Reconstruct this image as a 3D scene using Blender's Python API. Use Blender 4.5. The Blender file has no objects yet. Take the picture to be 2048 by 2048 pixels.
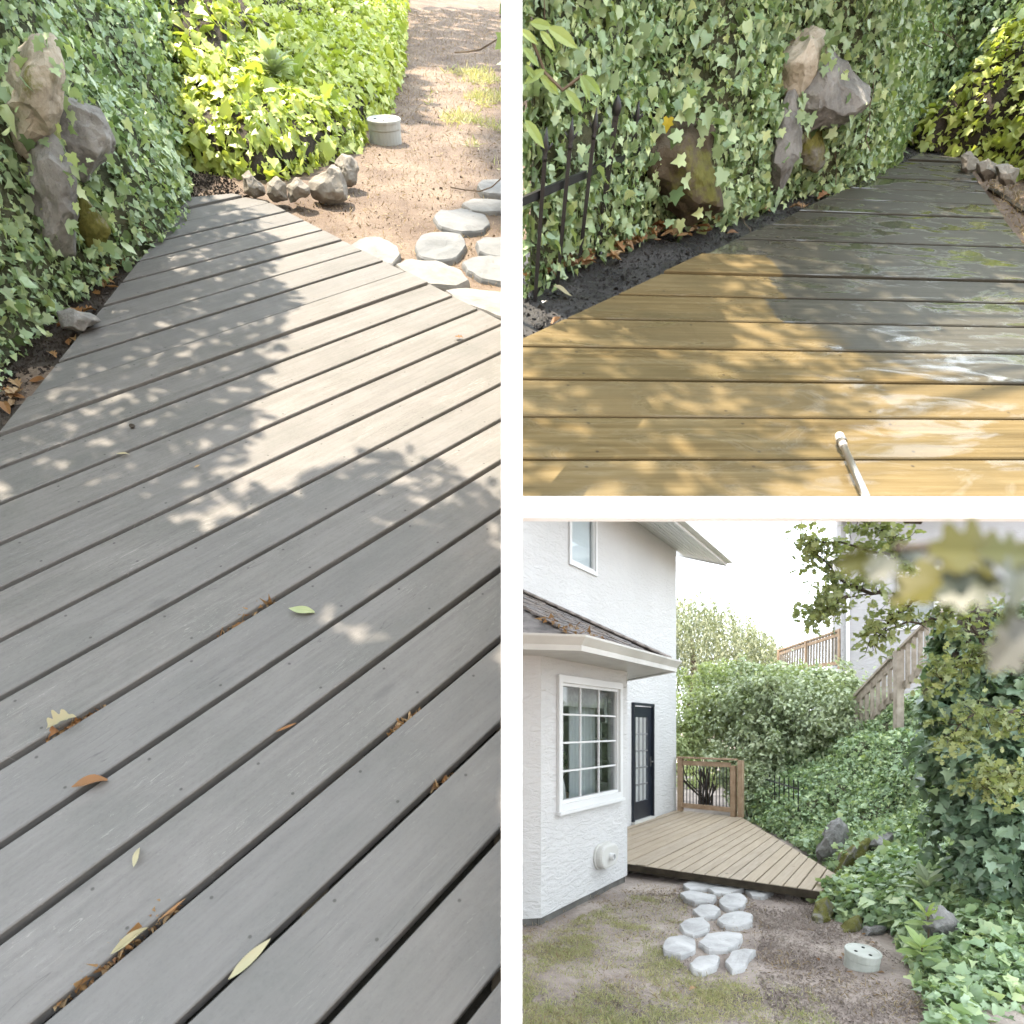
import bpy, bmesh, math, random
import numpy as np
from mathutils import Vector, Matrix, noise

random.seed(7)
RNG = np.random.default_rng(11)
scene = bpy.context.scene
COL = scene.collection

# ------------------------------------------------------------------ camera
F, CX, CY, RES = 1250.0, 1024.0, 1455.0, 2048.0      # calibration measured on the photograph
cam_d = bpy.data.cameras.new('camera')
cam = bpy.data.objects.new('camera', cam_d)
COL.objects.link(cam)
scene.camera = cam
cam_d.sensor_width = 36.0
cam_d.lens = F / RES * 36.0
cam_d.shift_y = (CY - RES / 2) / RES                  # shift lens keeps the house upright
cam.location = (0, 0, 0)
cam.rotation_euler = (math.radians(90), 0, 0)
cam_d.clip_start = 0.05
cam_d.clip_end = 2000
cam_d.dof.use_dof = True
cam_d.dof.focus_distance = 3.0
cam_d.dof.aperture_fstop = 4.5

# ------------------------------------------------------------------ sun, sky, exposure
S = np.array([-0.34, -0.42, 0.84]); S /= np.linalg.norm(S)
sun_d = bpy.data.lights.new('sun', 'SUN')
sun = bpy.data.objects.new('sun', sun_d)
COL.objects.link(sun)
sun_d.energy = 4.6
sun_d.angle = math.radians(0.55)
sun_d.color = (1.0, 0.87, 0.70)
sun.rotation_euler = Vector(S).to_track_quat('Z', 'Y').to_euler()

world = bpy.data.worlds.new('World')
scene.world = world
world.use_nodes = True
wn, wl = world.node_tree.nodes, world.node_tree.links
wn.clear()
sky = wn.new('ShaderNodeTexSky'); sky.sky_type = 'NISHITA'; sky.sun_disc = False
sky.sun_elevation = math.asin(S[2]); sky.sun_rotation = math.atan2(S[0], S[1])
sky.dust_density = 2.0
bg1 = wn.new('ShaderNodeBackground'); bg1.inputs['Strength'].default_value = 0.15
bg2 = wn.new('ShaderNodeBackground'); bg2.inputs['Color'].default_value = (0.85, 0.925, 1.0, 1); bg2.inputs['Strength'].default_value = 1.35
wmix = wn.new('ShaderNodeMixShader'); wout = wn.new('ShaderNodeOutputWorld')
wtc = wn.new('ShaderNodeTexCoord'); wno = wn.new('ShaderNodeTexNoise'); wmr = wn.new('ShaderNodeMapRange')
wno.inputs['Scale'].default_value = 3.2; wno.inputs['Detail'].default_value = 6
wmr.inputs['From Min'].default_value = 0.35; wmr.inputs['From Max'].default_value = 0.62
wmr.inputs['To Min'].default_value = 0.72; wmr.inputs['To Max'].default_value = 0.98
wl.new(wtc.outputs['Generated'], wno.inputs['Vector']); wl.new(wno.outputs['Fac'], wmr.inputs['Value'])
wl.new(wmr.outputs['Result'], wmix.inputs['Fac'])
wl.new(sky.outputs['Color'], bg1.inputs['Color'])
wl.new(bg1.outputs[0], wmix.inputs[1]); wl.new(bg2.outputs[0], wmix.inputs[2])
wl.new(wmix.outputs[0], wout.inputs['Surface'])

scene.view_settings.view_transform = 'Standard'
scene.view_settings.look = 'None'
scene.view_settings.exposure = 1.95
scene.view_settings.gamma = 1.0
scene.view_settings.use_curve_mapping = False
scene.cycles.max_bounces = 6
scene.cycles.diffuse_bounces = 3
scene.cycles.use_adaptive_sampling = True
scene.cycles.adaptive_threshold = 0.03
scene.cycles.glossy_bounces = 2
scene.cycles.transmission_bounces = 4
scene.cycles.transparent_max_bounces = 12
scene.cycles.use_denoising = True
scene.cycles.sample_clamp_indirect = 6.0

# ------------------------------------------------------------------ geometry helpers
def nrmz(v):
    v = np.asarray(v, float)
    return v / (np.linalg.norm(v) + 1e-12)

def ray(px, py):
    return np.array([(px - CX) / F, 1.0, (CY - py) / F])

class Plot:
    """one garden terrace: a plane n.P = -h with its own in-plane axes u (right), v (ahead), n (up)"""
    def __init__(self, n, h, e=None, c0=0, dw=0):
        self.n = nrmz(n); self.h = h
        self.v = nrmz([0, self.n[2], -self.n[1]])
        self.u = np.cross(self.v, self.n)
        self.O = -h * self.n
        self.e = None if e is None else nrmz(e); self.c0 = c0; self.dw = dw
    def P(self, px, py, w=0.0):
        d = ray(px, py)
        return d * ((w - self.h) / (self.n @ d))
    def loc(self, p):
        q = np.asarray(p) - self.O
        return np.array([q @ self.u, q @ self.v, q @ self.n])
    def W(self, u, v, w=0.0):
        return self.O + self.u * u + self.v * v + self.n * w
    def uv(self, px, py, w=0.0):
        return self.loc(self.P(px, py, w))[:2]
    def stand(self, foot, px, py, lean=0.15, push=0.0):
        """point on an upright plane through a foot point (facing the viewer) seen at a pixel"""
        m = nrmz(-self.v * math.cos(lean) + self.n * math.sin(lean))
        d = ray(px, py)
        return d * (((foot + m * push) @ m) / (m @ d))

KL, KT = 1.486, 1.35
ST = 0.657                                             # the upper terrace is the smaller of the two
LEFT = Plot([0.0649137, -0.7999422, 0.5965557], 0.96607 * KL,
            [-0.7757428, 0.335591, 0.5344173], 2.7945176 * KL, -0.148 * KL)
TOPR = Plot([0.0479606, -0.8016675, 0.595843], 0.584122 * KT,
            [0.0835781, -0.5912167, -0.8021705], -2.9253156 * KT, 0.148 * KT)
YARD = Plot([0, 0, 1], 1.82)
DECKZ = -1.66

def mesh_obj(name, verts, faces, mat=None, smooth=False):
    me = bpy.data.meshes.new(name)
    me.from_pydata([tuple(map(float, v)) for v in verts], [], faces)
    if mat: me.materials.append(mat)
    if smooth: me.polygons.foreach_set('use_smooth', [True] * len(me.polygons))
    me.update()
    o = bpy.data.objects.new(name, me)
    COL.objects.link(o)
    return o

def tag(o, label, cat, group=None):
    o['label'] = label; o['category'] = cat
    if group: o['group'] = group
    return o

def struct(o):
    o['kind'] = 'structure'; return o

def stuff(o):
    o['kind'] = 'stuff'; return o

def empty(name, loc, label=None, cat=None, group=None):
    o = bpy.data.objects.new(name, None)
    o.location = tuple(map(float, loc)); o.empty_display_size = 0.1
    COL.objects.link(o)
    if label: tag(o, label, cat, group)
    return o

def wmat(o):
    m = o.matrix_basis.copy()
    if o.parent: m = wmat(o.parent) @ o.matrix_parent_inverse @ m
    return m

def adopt(child, parent):
    child.parent = parent
    child.matrix_parent_inverse = wmat(parent).inverted()
    return child

class MB:
    """collects solids, builds one mesh"""
    def __init__(self): self.v, self.f = [], []
    def add(self, vs, fs):
        k = len(self.v); self.v += [tuple(map(float, p)) for p in vs]; self.f += [tuple(i + k for i in q) for q in fs]
        return self
    def box(self, o, a, b, c):
        """corner o, edge vectors a, b, c"""
        o, a, b, c = map(np.asarray, (o, a, b, c))
        vs = [o, o + a, o + a + b, o + b, o + c, o + a + c, o + a + b + c, o + b + c]
        fs = [(3, 2, 1, 0), (4, 5, 6, 7), (0, 1, 5, 4), (1, 2, 6, 5), (2, 3, 7, 6), (3, 0, 4, 7)]
        if np.dot(np.cross(a, b), c) < 0: fs = [tuple(reversed(q)) for q in fs]
        return self.add(vs, fs)
    def bar(self, p, q, w, d, up=(0, 0, 1)):
        """rectangular bar from p to q, w wide (sideways) and d deep (along up)"""
        p, q = np.asarray(p, float), np.asarray(q, float)
        a = q - p; t = nrmz(a); s = nrmz(np.cross(t, up)); r = np.cross(s, t)
        return self.box(p - s * w / 2 - r * d / 2, a, s * w, r * d)
    def tube(self, pts, rad, seg=7, cap=True):
        pts = [np.asarray(p, float) for p in pts]
        n = len(pts); rad = rad if hasattr(rad, '__len__') else [rad] * n
        k = len(self.v); ref = np.array([0.31, 0.17, 0.93])
        for i, p in enumerate(pts):
            t = nrmz(pts[min(i + 1, n - 1)] - pts[max(i - 1, 0)])
            a = nrmz(np.cross(t, ref)); b = np.cross(t, a)
            for j in range(seg):
                an = 2 * math.pi * j / seg
                self.v.append(tuple(p + (a * math.cos(an) + b * math.sin(an)) * rad[i]))
        for i in range(n - 1):
            for j in range(seg):
                j2 = (j + 1) % seg
                self.f.append((k + i * seg + j, k + i * seg + j2, k + (i + 1) * seg + j2, k + (i + 1) * seg + j))
        if cap:
            self.f.append(tuple(k + j for j in reversed(range(seg))))
            self.f.append(tuple(k + (n - 1) * seg + j for j in range(seg)))
        return self
    def lathe(self, base, axis, prof, seg=28):
        """prof = (radius, height) list about axis"""
        ax = nrmz(axis); a = nrmz(np.cross(ax, [0.3, 0.9, 0.2])); b = np.cross(ax, a)
        k = len(self.v); m = len(prof)
        for r, z in prof:
            for j in range(seg):
                an = 2 * math.pi * j / seg
                self.v.append(tuple(np.asarray(base) + ax * z + (a * math.cos(an) + b * math.sin(an)) * r))
        for i in range(m - 1):
            for j in range(seg):
                j2 = (j + 1) % seg
                self.f.append((k + i * seg + j, k + i * seg + j2, k + (i + 1) * seg + j2, k + (i + 1) * seg + j))
        self.f.append(tuple(k + j for j in reversed(range(seg))))
        self.f.append(tuple(k + (m - 1) * seg + j for j in range(seg)))
        return self
    def build(self, name, mat, parent=None, smooth=False):
        o = mesh_obj(name, self.v, self.f, mat, smooth)
        if parent: adopt(o, parent)
        return o

def bevel_obj(o, w=0.006, seg=2):
    m = o.modifiers.new('bevel', 'BEVEL'); m.width = w; m.segments = seg; m.limit_method = 'ANGLE'
    return o

# ------------------------------------------------------------------ materials
CURRENT = ['']
def new_mat(name):
    CURRENT[0] = name
    m = bpy.data.materials.new(name); m.use_nodes = True
    nt = m.node_tree; nt.nodes.clear()
    out = nt.nodes.new('ShaderNodeOutputMaterial')
    return m, nt, out

def N(nt, kind, **kw):
    n = nt.nodes.new('ShaderNode' + kind)
    for k, v in kw.items():
        if k in n.inputs: n.inputs[k].default_value = v
        else: setattr(n, k, v)
    return n

def ramp(nt, fac, stops):
    r = nt.nodes.new('ShaderNodeValToRGB')
    el = r.color_ramp.elements
    while len(el) < len(stops): el.new(0.5)
    for e, (p, c) in zip(el, stops):
        e.position = p; e.color = (*c, 1) if len(c) == 3 else c
    nt.links.new(fac, r.inputs['Fac'])
    return r.outputs['Color']

def noise_tex(nt, vec, scale, detail=4, rough=0.55, dist=0.0):
    t = N(nt, 'TexNoise'); t.inputs['Scale'].default_value = scale; t.inputs['Detail'].default_value = detail
    t.inputs['Roughness'].default_value = rough; t.inputs['Distortion'].default_value = dist
    if vec is not None: nt.links.new(vec, t.inputs['Vector'])
    return t.outputs['Fac']

def mapping(nt, vec, scale=(1, 1, 1), loc=(0, 0, 0), rot=(0, 0, 0)):
    m = N(nt, 'Mapping')
    m.inputs['Scale'].default_value = scale; m.inputs['Location'].default_value = loc; m.inputs['Rotation'].default_value = rot
    nt.links.new(vec, m.inputs['Vector'])
    return m.outputs['Vector']

def mixc(nt, fac, a, b, mode='MIX'):
    m = N(nt, 'Mix'); m.data_type = 'RGBA'; m.blend_type = mode
    for s, x in ((0, fac), (6, a), (7, b)):
        if hasattr(x, 'links'): nt.links.new(x, m.inputs[s])
        elif s == 0: m.inputs[0].default_value = x
        else: m.inputs[s].default_value = (*x, 1)
    return m.outputs[2]

def maths(nt, op, a, b=0.0, c=0.0, clamp=False):
    m = N(nt, 'Math'); m.operation = op; m.use_clamp = clamp
    for i, x in enumerate((a, b, c)):
        if hasattr(x, 'links'): nt.links.new(x, m.inputs[i])
        else: m.inputs[i].default_value = x
    return m.outputs[0]

def remap(nt, v, a, b, c=0.0, d=1.0):
    m = N(nt, 'MapRange'); nt.links.new(v, m.inputs['Value'])
    for k, x in zip(('From Min', 'From Max', 'To Min', 'To Max'), (a, b, c, d)): m.inputs[k].default_value = x
    return m.outputs['Result']

ALB = 0.55                                             # calibration of surface colours to the exposure
ALBS = dict(white_stucco=0.69, neighbour_stucco=0.66, pale_flagstone=0.72, yard_soil=1.08, clean_cedar_planks=0.70, white_vinyl_trim=0.8, pale_gutter=0.8, pale_plastic_lid=0.72, grey_shingle=0.8, brown_shingle=0.8,
            cedar_railing=0.85, weathered_railing=0.85, room_wall=0.95, pale_blind=0.95, pale_fabric=0.9, concrete_footing=0.7, white_paint=0.85, grey_rock=0.9, mossy_rock=0.85, tan_rock=0.95, brown_rock=0.7, bank_litter=0.9)
def principled(nt, out, color, rough=0.6, spec=0.35, bump=None, bstr=0.3, bdist=0.01, metal=0.0):
    p = N(nt, 'BsdfPrincipled')
    ab = ALBS.get(CURRENT[0], ALB)
    if out is not None: color = mixc(nt, 1.0, color, (ab, ab, ab), 'MULTIPLY') if hasattr(color, 'links') else tuple(x * ab for x in color)
    for k, x in (('Base Color', color), ('Roughness', rough), ('Specular IOR Level', spec), ('Metallic', metal)):
        if hasattr(x, 'links'): nt.links.new(x, p.inputs[k])
        else: p.inputs[k].default_value = (*x, 1) if k == 'Base Color' else x
    if bump is not None:
        b = N(nt, 'Bump'); b.inputs['Strength'].default_value = bstr; b.inputs['Distance'].default_value = bdist
        nt.links.new(bump, b.inputs['Height']); nt.links.new(b.outputs['Normal'], p.inputs['Normal'])
    if out is not None: nt.links.new(p.outputs[0], out.inputs['Surface'])
    return p

def objvec(nt):
    return N(nt, 'TexCoord').outputs['Object']

def simple_mat(name, c1, c2, scale=6, rough=0.7, spec=0.3, bstr=0.15, bscale=40, bdist=0.005, metal=0.0):
    m, nt, out = new_mat(name)
    v = objvec(nt)
    c = ramp(nt, noise_tex(nt, v, scale, 5), [(0.3, c1), (0.7, c2)])
    principled(nt, out, c, rough, spec, noise_tex(nt, v, bscale, 4), bstr, bdist, metal)
    return m

def leaf_mat(name, cols, trans=0.35, rough=0.45, spec=0.35, tint=(1.25, 1.3, 0.55)):
    """foliage: colour differs from leaf to leaf, light passes through the blade"""
    m, nt, out = new_mat(name)
    g = N(nt, 'NewGeometry')
    oi = N(nt, 'ObjectInfo')
    r = maths(nt, 'FRACT', maths(nt, 'ADD', g.outputs['Random Per Island'], oi.outputs['Random']))
    k = len(cols)
    c = ramp(nt, r, [(i / max(1, k - 1), cc) for i, cc in enumerate(cols)])
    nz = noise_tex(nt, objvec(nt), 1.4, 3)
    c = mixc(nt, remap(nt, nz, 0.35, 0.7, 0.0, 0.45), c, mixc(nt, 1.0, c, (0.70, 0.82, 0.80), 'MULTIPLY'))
    p = principled(nt, None, c, rough, spec)
    t = N(nt, 'BsdfTranslucent')
    tc = mixc(nt, 1.0, c, tint, 'MULTIPLY'); nt.links.new(tc, t.inputs['Color'])
    ms = N(nt, 'MixShader'); ms.inputs['Fac'].default_value = trans
    nt.links.new(p.outputs[0], ms.inputs[1]); nt.links.new(t.outputs[0], ms.inputs[2])
    nt.links.new(ms.outputs[0], out.inputs['Surface'])
    return m

def plank_mat(name, kind):
    """weathered / half washed / clean cedar; object x runs along the plank"""
    m, nt, out = new_mat(name)
    tc = N(nt, 'TexCoord'); oi = N(nt, 'ObjectInfo')
    rnd = oi.outputs['Random']
    off = N(nt, 'CombineXYZ')
    nt.links.new(maths(nt, 'MULTIPLY', rnd, 37.0), off.inputs['X']); nt.links.new(maths(nt, 'MULTIPLY', rnd, 91.0), off.inputs['Y'])
    nt.links.new(maths(nt, 'MULTIPLY', rnd, 17.0), off.inputs['Z'])
    va = N(nt, 'VectorMath'); va.operation = 'ADD'
    nt.links.new(tc.outputs['Object'], va.inputs[0]); nt.links.new(off.outputs[0], va.inputs[1])
    vec = va.outputs[0]
    grain = noise_tex(nt, mapping(nt, vec, (2.0, 46, 46)), 1.0, 6, 0.62, 0.4)
    fine = noise_tex(nt, mapping(nt, vec, (5.0, 170, 170)), 1.0, 3, 0.6)
    blot = noise_tex(nt, mapping(nt, vec, (1.6, 5, 5)), 1.0, 6, 0.6, 0.7)
    speck = noise_tex(nt, mapping(nt, vec, (26, 60, 60)), 1.0, 3, 0.7)
    # knots
    vo = N(nt, 'TexVoronoi'); vo.inputs['Scale'].default_value = 1.0
    nt.links.new(mapping(nt, vec, (2.3, 5.2, 5.2)), vo.inputs['Vector'])
    knot = remap(nt, vo.outputs['Distance'], 0.05, 0.11, 1.0, 0.0)
    vsel = N(nt, 'SeparateColor'); nt.links.new(vo.outputs['Color'], vsel.inputs[0])
    knot = maths(nt, 'MULTIPLY', knot, maths(nt, 'GREATER_THAN', vsel.outputs[0], 0.4), clamp=True)
    # pale scratches
    sc = noise_tex(nt, mapping(nt, vec, (3.2, 60, 10), rot=(0, 0, 0.5)), 1.0, 2, 0.5, 1.6)
    scr = remap(nt, maths(nt, 'ABSOLUTE', maths(nt, 'SUBTRACT', sc, 0.5)), 0.0, 0.010, 1.0, 0.0)
    sel = remap(nt, noise_tex(nt, mapping(nt, vec, (2.2, 4, 4)), 1.0, 2), 0.52, 0.66)
    scr = maths(nt, 'MULTIPLY', scr, sel, clamp=True)
    hgt = maths(nt, 'ADD', maths(nt, 'MULTIPLY', grain, 0.7), maths(nt, 'MULTIPLY', fine, 0.4))
    sp = N(nt, 'SeparateXYZ'); nt.links.new(tc.outputs['Object'], sp.inputs[0])
    half, step = {'grey': (0.070, 0.46), 'wash': (0.066, 0.40), 'clean': (0.042, 0.41)}[kind]
    fx = maths(nt, 'MULTIPLY', maths(nt, 'SUBTRACT', maths(nt, 'FRACT', maths(nt, 'DIVIDE', maths(nt, 'ADD', sp.outputs['X'], maths(nt, 'MULTIPLY', rnd, 0.05)), step)), 0.5), step)
    fy_ = maths(nt, 'SUBTRACT', maths(nt, 'ABSOLUTE', sp.outputs['Y']), half)
    screw = remap(nt, maths(nt, 'SQRT', maths(nt, 'ADD', maths(nt, 'MULTIPLY', fx, fx), maths(nt, 'MULTIPLY', fy_, fy_))), 0.003, 0.0055, 0.75, 0.0)
    if kind == 'grey':
        big = noise_tex(nt, mapping(nt, vec, (3.5, 6, 6)), 1.0, 7, 0.66, 0.5)
        iso = noise_tex(nt, mapping(nt, vec, (70, 110, 110)), 1.0, 4, 0.75)
        c = ramp(nt, grain, [(0.25, (0.168, 0.158, 0.148)), (0.52, (0.235, 0.221, 0.208)), (0.78, (0.283, 0.267, 0.252))])
        c = mixc(nt, remap(nt, big, 0.45, 0.72, 0, 0.85), c, (0.160, 0.160, 0.145))
        c = mixc(nt, remap(nt, big, 0.46, 0.25, 0, 0.6), c, (0.282, 0.270, 0.257))
        c = mixc(nt, remap(nt, iso, 0.3, 0.7, 0, 0.35), c, (0.285, 0.275, 0.26))
        c = mixc(nt, remap(nt, iso, 0.45, 0.25, 0, 0.5), c, (0.15, 0.147, 0.14))
        c = mixc(nt, remap(nt, speck, 0.67, 0.74, 0, 0.30), c, (0.36, 0.35, 0.33))
        c = mixc(nt, maths(nt, 'MULTIPLY', scr, 0.85), c, (0.44, 0.42, 0.39))
        sc2 = noise_tex(nt, mapping(nt, vec, (2.0, 34, 10), rot=(0, 0, -0.35)), 1.0, 2, 0.5, 2.2)
        scr2 = remap(nt, maths(nt, 'ABSOLUTE', maths(nt, 'SUBTRACT', sc2, 0.48)), 0.0, 0.006, 1.0, 0.0)
        scr2 = maths(nt, 'MULTIPLY', scr2, remap(nt, noise_tex(nt, mapping(nt, vec, (3, 6, 6), loc=(5, 2, 1)), 1.0, 2), 0.5, 0.62), clamp=True)
        c = mixc(nt, maths(nt, 'MULTIPLY', scr2, 0.8), c, (0.44, 0.42, 0.39))
        crk = noise_tex(nt, mapping(nt, vec, (1.2, 22, 22), loc=(9, 3, 4)), 1.0, 3, 0.5, 0.6)
        crk = remap(nt, maths(nt, 'ABSOLUTE', maths(nt, 'SUBTRACT', crk, 0.5)), 0.0, 0.004, 1.0, 0.0)
        crk = maths(nt, 'MULTIPLY', crk, remap(nt, noise_tex(nt, mapping(nt, vec, (1.5, 3, 3), loc=(1, 8, 2)), 1.0, 2), 0.53, 0.6), clamp=True)
        c = mixc(nt, maths(nt, 'MULTIPLY', crk, 0.8), c, (0.09, 0.088, 0.08))
        c = mixc(nt, maths(nt, 'MULTIPLY', knot, 0.45), c, (0.12, 0.118, 0.11))
        c = mixc(nt, remap(nt, rnd, 0, 1, 0, 0.5), c, (0.172, 0.174, 0.174))
        c = mixc(nt, screw, c, (0.07, 0.068, 0.062))
        hgt = maths(nt, 'ADD', hgt, maths(nt, 'MULTIPLY', iso, 0.6))
        principled(nt, out, c, remap(nt, blot, 0.3, 0.7, 0.62, 0.8), 0.22, hgt, 0.35, 0.004)
    elif kind == 'clean':
        c = ramp(nt, grain, [(0.25, (0.32, 0.252, 0.178)), (0.52, (0.48, 0.395, 0.295)), (0.78, (0.58, 0.495, 0.39))])
        c = mixc(nt, remap(nt, blot, 0.40, 0.72, 0, 0.6), c, (0.30, 0.235, 0.165))
        c = mixc(nt, maths(nt, 'MULTIPLY', knot, 0.75), c, (0.13, 0.085, 0.05))
        c = mixc(nt, remap(nt, rnd, 0, 1, 0, 0.55), c, (0.46, 0.365, 0.25))
        c = mixc(nt, screw, c, (0.10, 0.08, 0.06))
        principled(nt, out, c, 0.6, 0.3, hgt, 0.3, 0.004)
    else:
        wood = ramp(nt, grain, [(0.25, (0.105, 0.072, 0.030)), (0.5, (0.205, 0.150, 0.068)), (0.75, (0.305, 0.238, 0.128))])
        wood = mixc(nt, remap(nt, blot, 0.45, 0.72, 0, 0.8), wood, (0.105, 0.088, 0.045))
        wood = mixc(nt, maths(nt, 'MULTIPLY', knot, 0.8), wood, (0.10, 0.06, 0.025))
        wood = mixc(nt, remap(nt, rnd, 0, 1, 0, 0.5), wood, (0.235, 0.18, 0.095))
        wood = mixc(nt, screw, wood, (0.05, 0.04, 0.03))
        wood = mixc(nt, maths(nt, 'MULTIPLY', scr, 0.5), wood, (0.45, 0.39, 0.27))
        dirt = ramp(nt, grain, [(0.3, (0.066, 0.062, 0.048)), (0.7, (0.115, 0.107, 0.083))])
        dirt = mixc(nt, remap(nt, speck, 0.68, 0.76, 0, 0.4), dirt, (0.3, 0.29, 0.26))
        # where the washing has got to: a ragged edge along each plank, held by the plank itself
        at = N(nt, 'Attribute'); at.attribute_type = 'OBJECT'; at.attribute_name = 'wash_edge'
        at2 = N(nt, 'Attribute'); at2.attribute_type = 'OBJECT'; at2.attribute_name = 'wash_soft'
        sx = N(nt, 'SeparateXYZ'); nt.links.new(tc.outputs['Object'], sx.inputs[0])
        rag = maths(nt, 'MULTIPLY', maths(nt, 'SUBTRACT', noise_tex(nt, mapping(nt, vec, (9, 30, 9)), 1.0, 3), 0.5), 0.06)
        dx = maths(nt, 'SUBTRACT', maths(nt, 'ADD', sx.outputs['X'], rag), at.outputs['Fac'])
        dx = maths(nt, 'ADD', dx, maths(nt, 'MULTIPLY', maths(nt, 'SUBTRACT', blot, 0.5), maths(nt, 'MULTIPLY', at2.outputs['Fac'], 4.0)))
        md = maths(nt, 'DIVIDE', dx, maths(nt, 'ADD', at2.outputs['Fac'], 0.012), clamp=True)
        c = mixc(nt, md, wood, dirt)
        # standing water in the low spots
        wet = noise_tex(nt, mapping(nt, vec, (3.5, 9, 9)), 1.0, 5, 0.62, 1.0)
        wetm = remap(nt, wet, 0.50, 0.60)
        rough = maths(nt, 'SUBTRACT', remap(nt, wetm, 0, 1, 0.5, 0.06), maths(nt, 'MULTIPLY', fine, 0.02))
        rough = maths(nt, 'ADD', rough, maths(nt, 'MULTIPLY', maths(nt, 'SUBTRACT', 1.0, md), 0.16), clamp=True)
        p = principled(nt, out, c, rough, maths(nt, 'MULTIPLY', remap(nt, wetm, 0, 1, 0.10, 0.65), remap(nt, md, 0, 1, 0.3, 1.0)), hgt, 0.16, 0.003)
        b = [n for n in nt.nodes if n.bl_idname == 'ShaderNodeBump'][0]
        nt.links.new(remap(nt, wetm, 0, 1, 0.30, 0.05), b.inputs['Strength'])
    return m

def soil_mat(name, cols, scale=5, rough=0.9, wet=0.0, stops=(0.3, 0.5, 0.7)):
    m, nt, out = new_mat(name)
    v = objvec(nt)
    a = noise_tex(nt, v, scale, 8, 0.65, 0.3)
    b = noise_tex(nt, v, scale * 14, 5, 0.7)
    c = ramp(nt, a, list(zip(stops, cols)))
    c = mixc(nt, remap(nt, b, 0.35, 0.7, 0, 0.5), c, cols[0])
    c = mixc(nt, remap(nt, b, 0.62, 0.75, 0, 0.5), c, cols[-1])
    principled(nt, out, c, rough if not wet else remap(nt, a, 0.4, 0.6, 0.2, 0.8), 0.3 + wet * 0.3, b, 0.9, 0.02)
    return m

def rock_mat(name, cols, moss=0.0, bmp=0.8, fine=1.0):
    m, nt, out = new_mat(name)
    v = objvec(nt)
    a = noise_tex(nt, v, 3.5, 9, 0.68, 0.5)
    b = noise_tex(nt, v, 38, 6, 0.7)
    c = ramp(nt, a, [(0.28, cols[0]), (0.5, cols[1]), (0.72, cols[2])])
    c = mixc(nt, remap(nt, b, 0.55, 0.7, 0, 0.45 * fine), c, cols[2])
    c = mixc(nt, remap(nt, b, 0.45, 0.3, 0, 0.5 * fine), c, cols[0])
    if moss:
        mm = remap(nt, noise_tex(nt, v, 5.5, 7, 0.7), 0.62 - moss * 0.3, 0.72 - moss * 0.3)
        c = mixc(nt, mm, c, mixc(nt, b, (0.07, 0.075, 0.018), (0.22, 0.21, 0.06)))
    h = maths(nt, 'ADD', maths(nt, 'MULTIPLY', a, 1.0), maths(nt, 'MULTIPLY', b, 0.5))
    principled(nt, out, c, 0.88, 0.2, h, bmp, 0.02)
    return m

M = {}
M['deck_grey'] = plank_mat('weathered_grey_planks', 'grey')
M['deck_wash'] = plank_mat('half_washed_planks', 'wash')
M['deck_clean'] = plank_mat('clean_cedar_planks', 'clean')
M['soil_dark'] = soil_mat('dark_soil', [(0.035, 0.028, 0.022), (0.085, 0.068, 0.055), (0.17, 0.14, 0.115)])
M['soil_wet'] = soil_mat('wet_soil', [(0.018, 0.016, 0.015), (0.042, 0.038, 0.035), (0.10, 0.092, 0.085)], 6, wet=1.0)
M['soil_dry'] = soil_mat('dry_straw_soil', [(0.15, 0.105, 0.078), (0.265, 0.198, 0.148), (0.38, 0.30, 0.225)], 2.2)
M['soil_shade'] = soil_mat('bank_litter', [(0.045, 0.052, 0.030), (0.10, 0.11, 0.062), (0.19, 0.175, 0.115)])
M['gap_shade'] = soil_mat('gap_shade_below_deck', [(0.010, 0.010, 0.007), (0.022, 0.021, 0.014), (0.045, 0.038, 0.028)])  # shade of the plank gaps put into a near-black colour
M['yard'] = soil_mat('yard_soil', [(0.15, 0.122, 0.104), (0.28, 0.235, 0.205), (0.42, 0.365, 0.315)], 1.6)
M['straw'] = leaf_mat('straw', [(0.318, 0.235, 0.129), (0.416, 0.325, 0.197), (0.250, 0.166, 0.099), (0.469, 0.393, 0.257)], 0.25, 0.7, 0.2, (1, 1, 0.9))
M['grass'] = leaf_mat('lawn_grass', [(0.30, 0.33, 0.15), (0.44, 0.43, 0.24), (0.56, 0.49, 0.34), (0.34, 0.37, 0.17), (0.60, 0.53, 0.39), (0.50, 0.46, 0.30)], 0.3, 0.6, 0.2)
M['rock_grey'] = rock_mat('grey_rock', [(0.085, 0.083, 0.08), (0.21, 0.205, 0.195), (0.34, 0.335, 0.32)])
M['rock_moss'] = rock_mat('mossy_rock', [(0.09, 0.085, 0.07), (0.20, 0.19, 0.165), (0.32, 0.31, 0.28)], 0.75)
M['rock_tan'] = rock_mat('tan_rock', [(0.17, 0.145, 0.105), (0.37, 0.33, 0.265), (0.53, 0.485, 0.41)], 0.2)
M['rock_brown'] = rock_mat('brown_rock', [(0.035, 0.028, 0.02), (0.085, 0.068, 0.045), (0.16, 0.13, 0.095)], 0.5)
M['rock_pale'] = rock_mat('pale_rock', [(0.19, 0.175, 0.15), (0.34, 0.31, 0.265), (0.47, 0.44, 0.385)])
M['flag'] = rock_mat('flagstone', [(0.22, 0.215, 0.205), (0.34, 0.335, 0.32), (0.42, 0.415, 0.40)], 0.0, 0.35, 0.35)
M['flag_pale'] = rock_mat('pale_flagstone', [(0.33, 0.325, 0.315), (0.56, 0.555, 0.545), (0.70, 0.695, 0.68)], 0.0, 0.35, 0.35)
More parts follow.
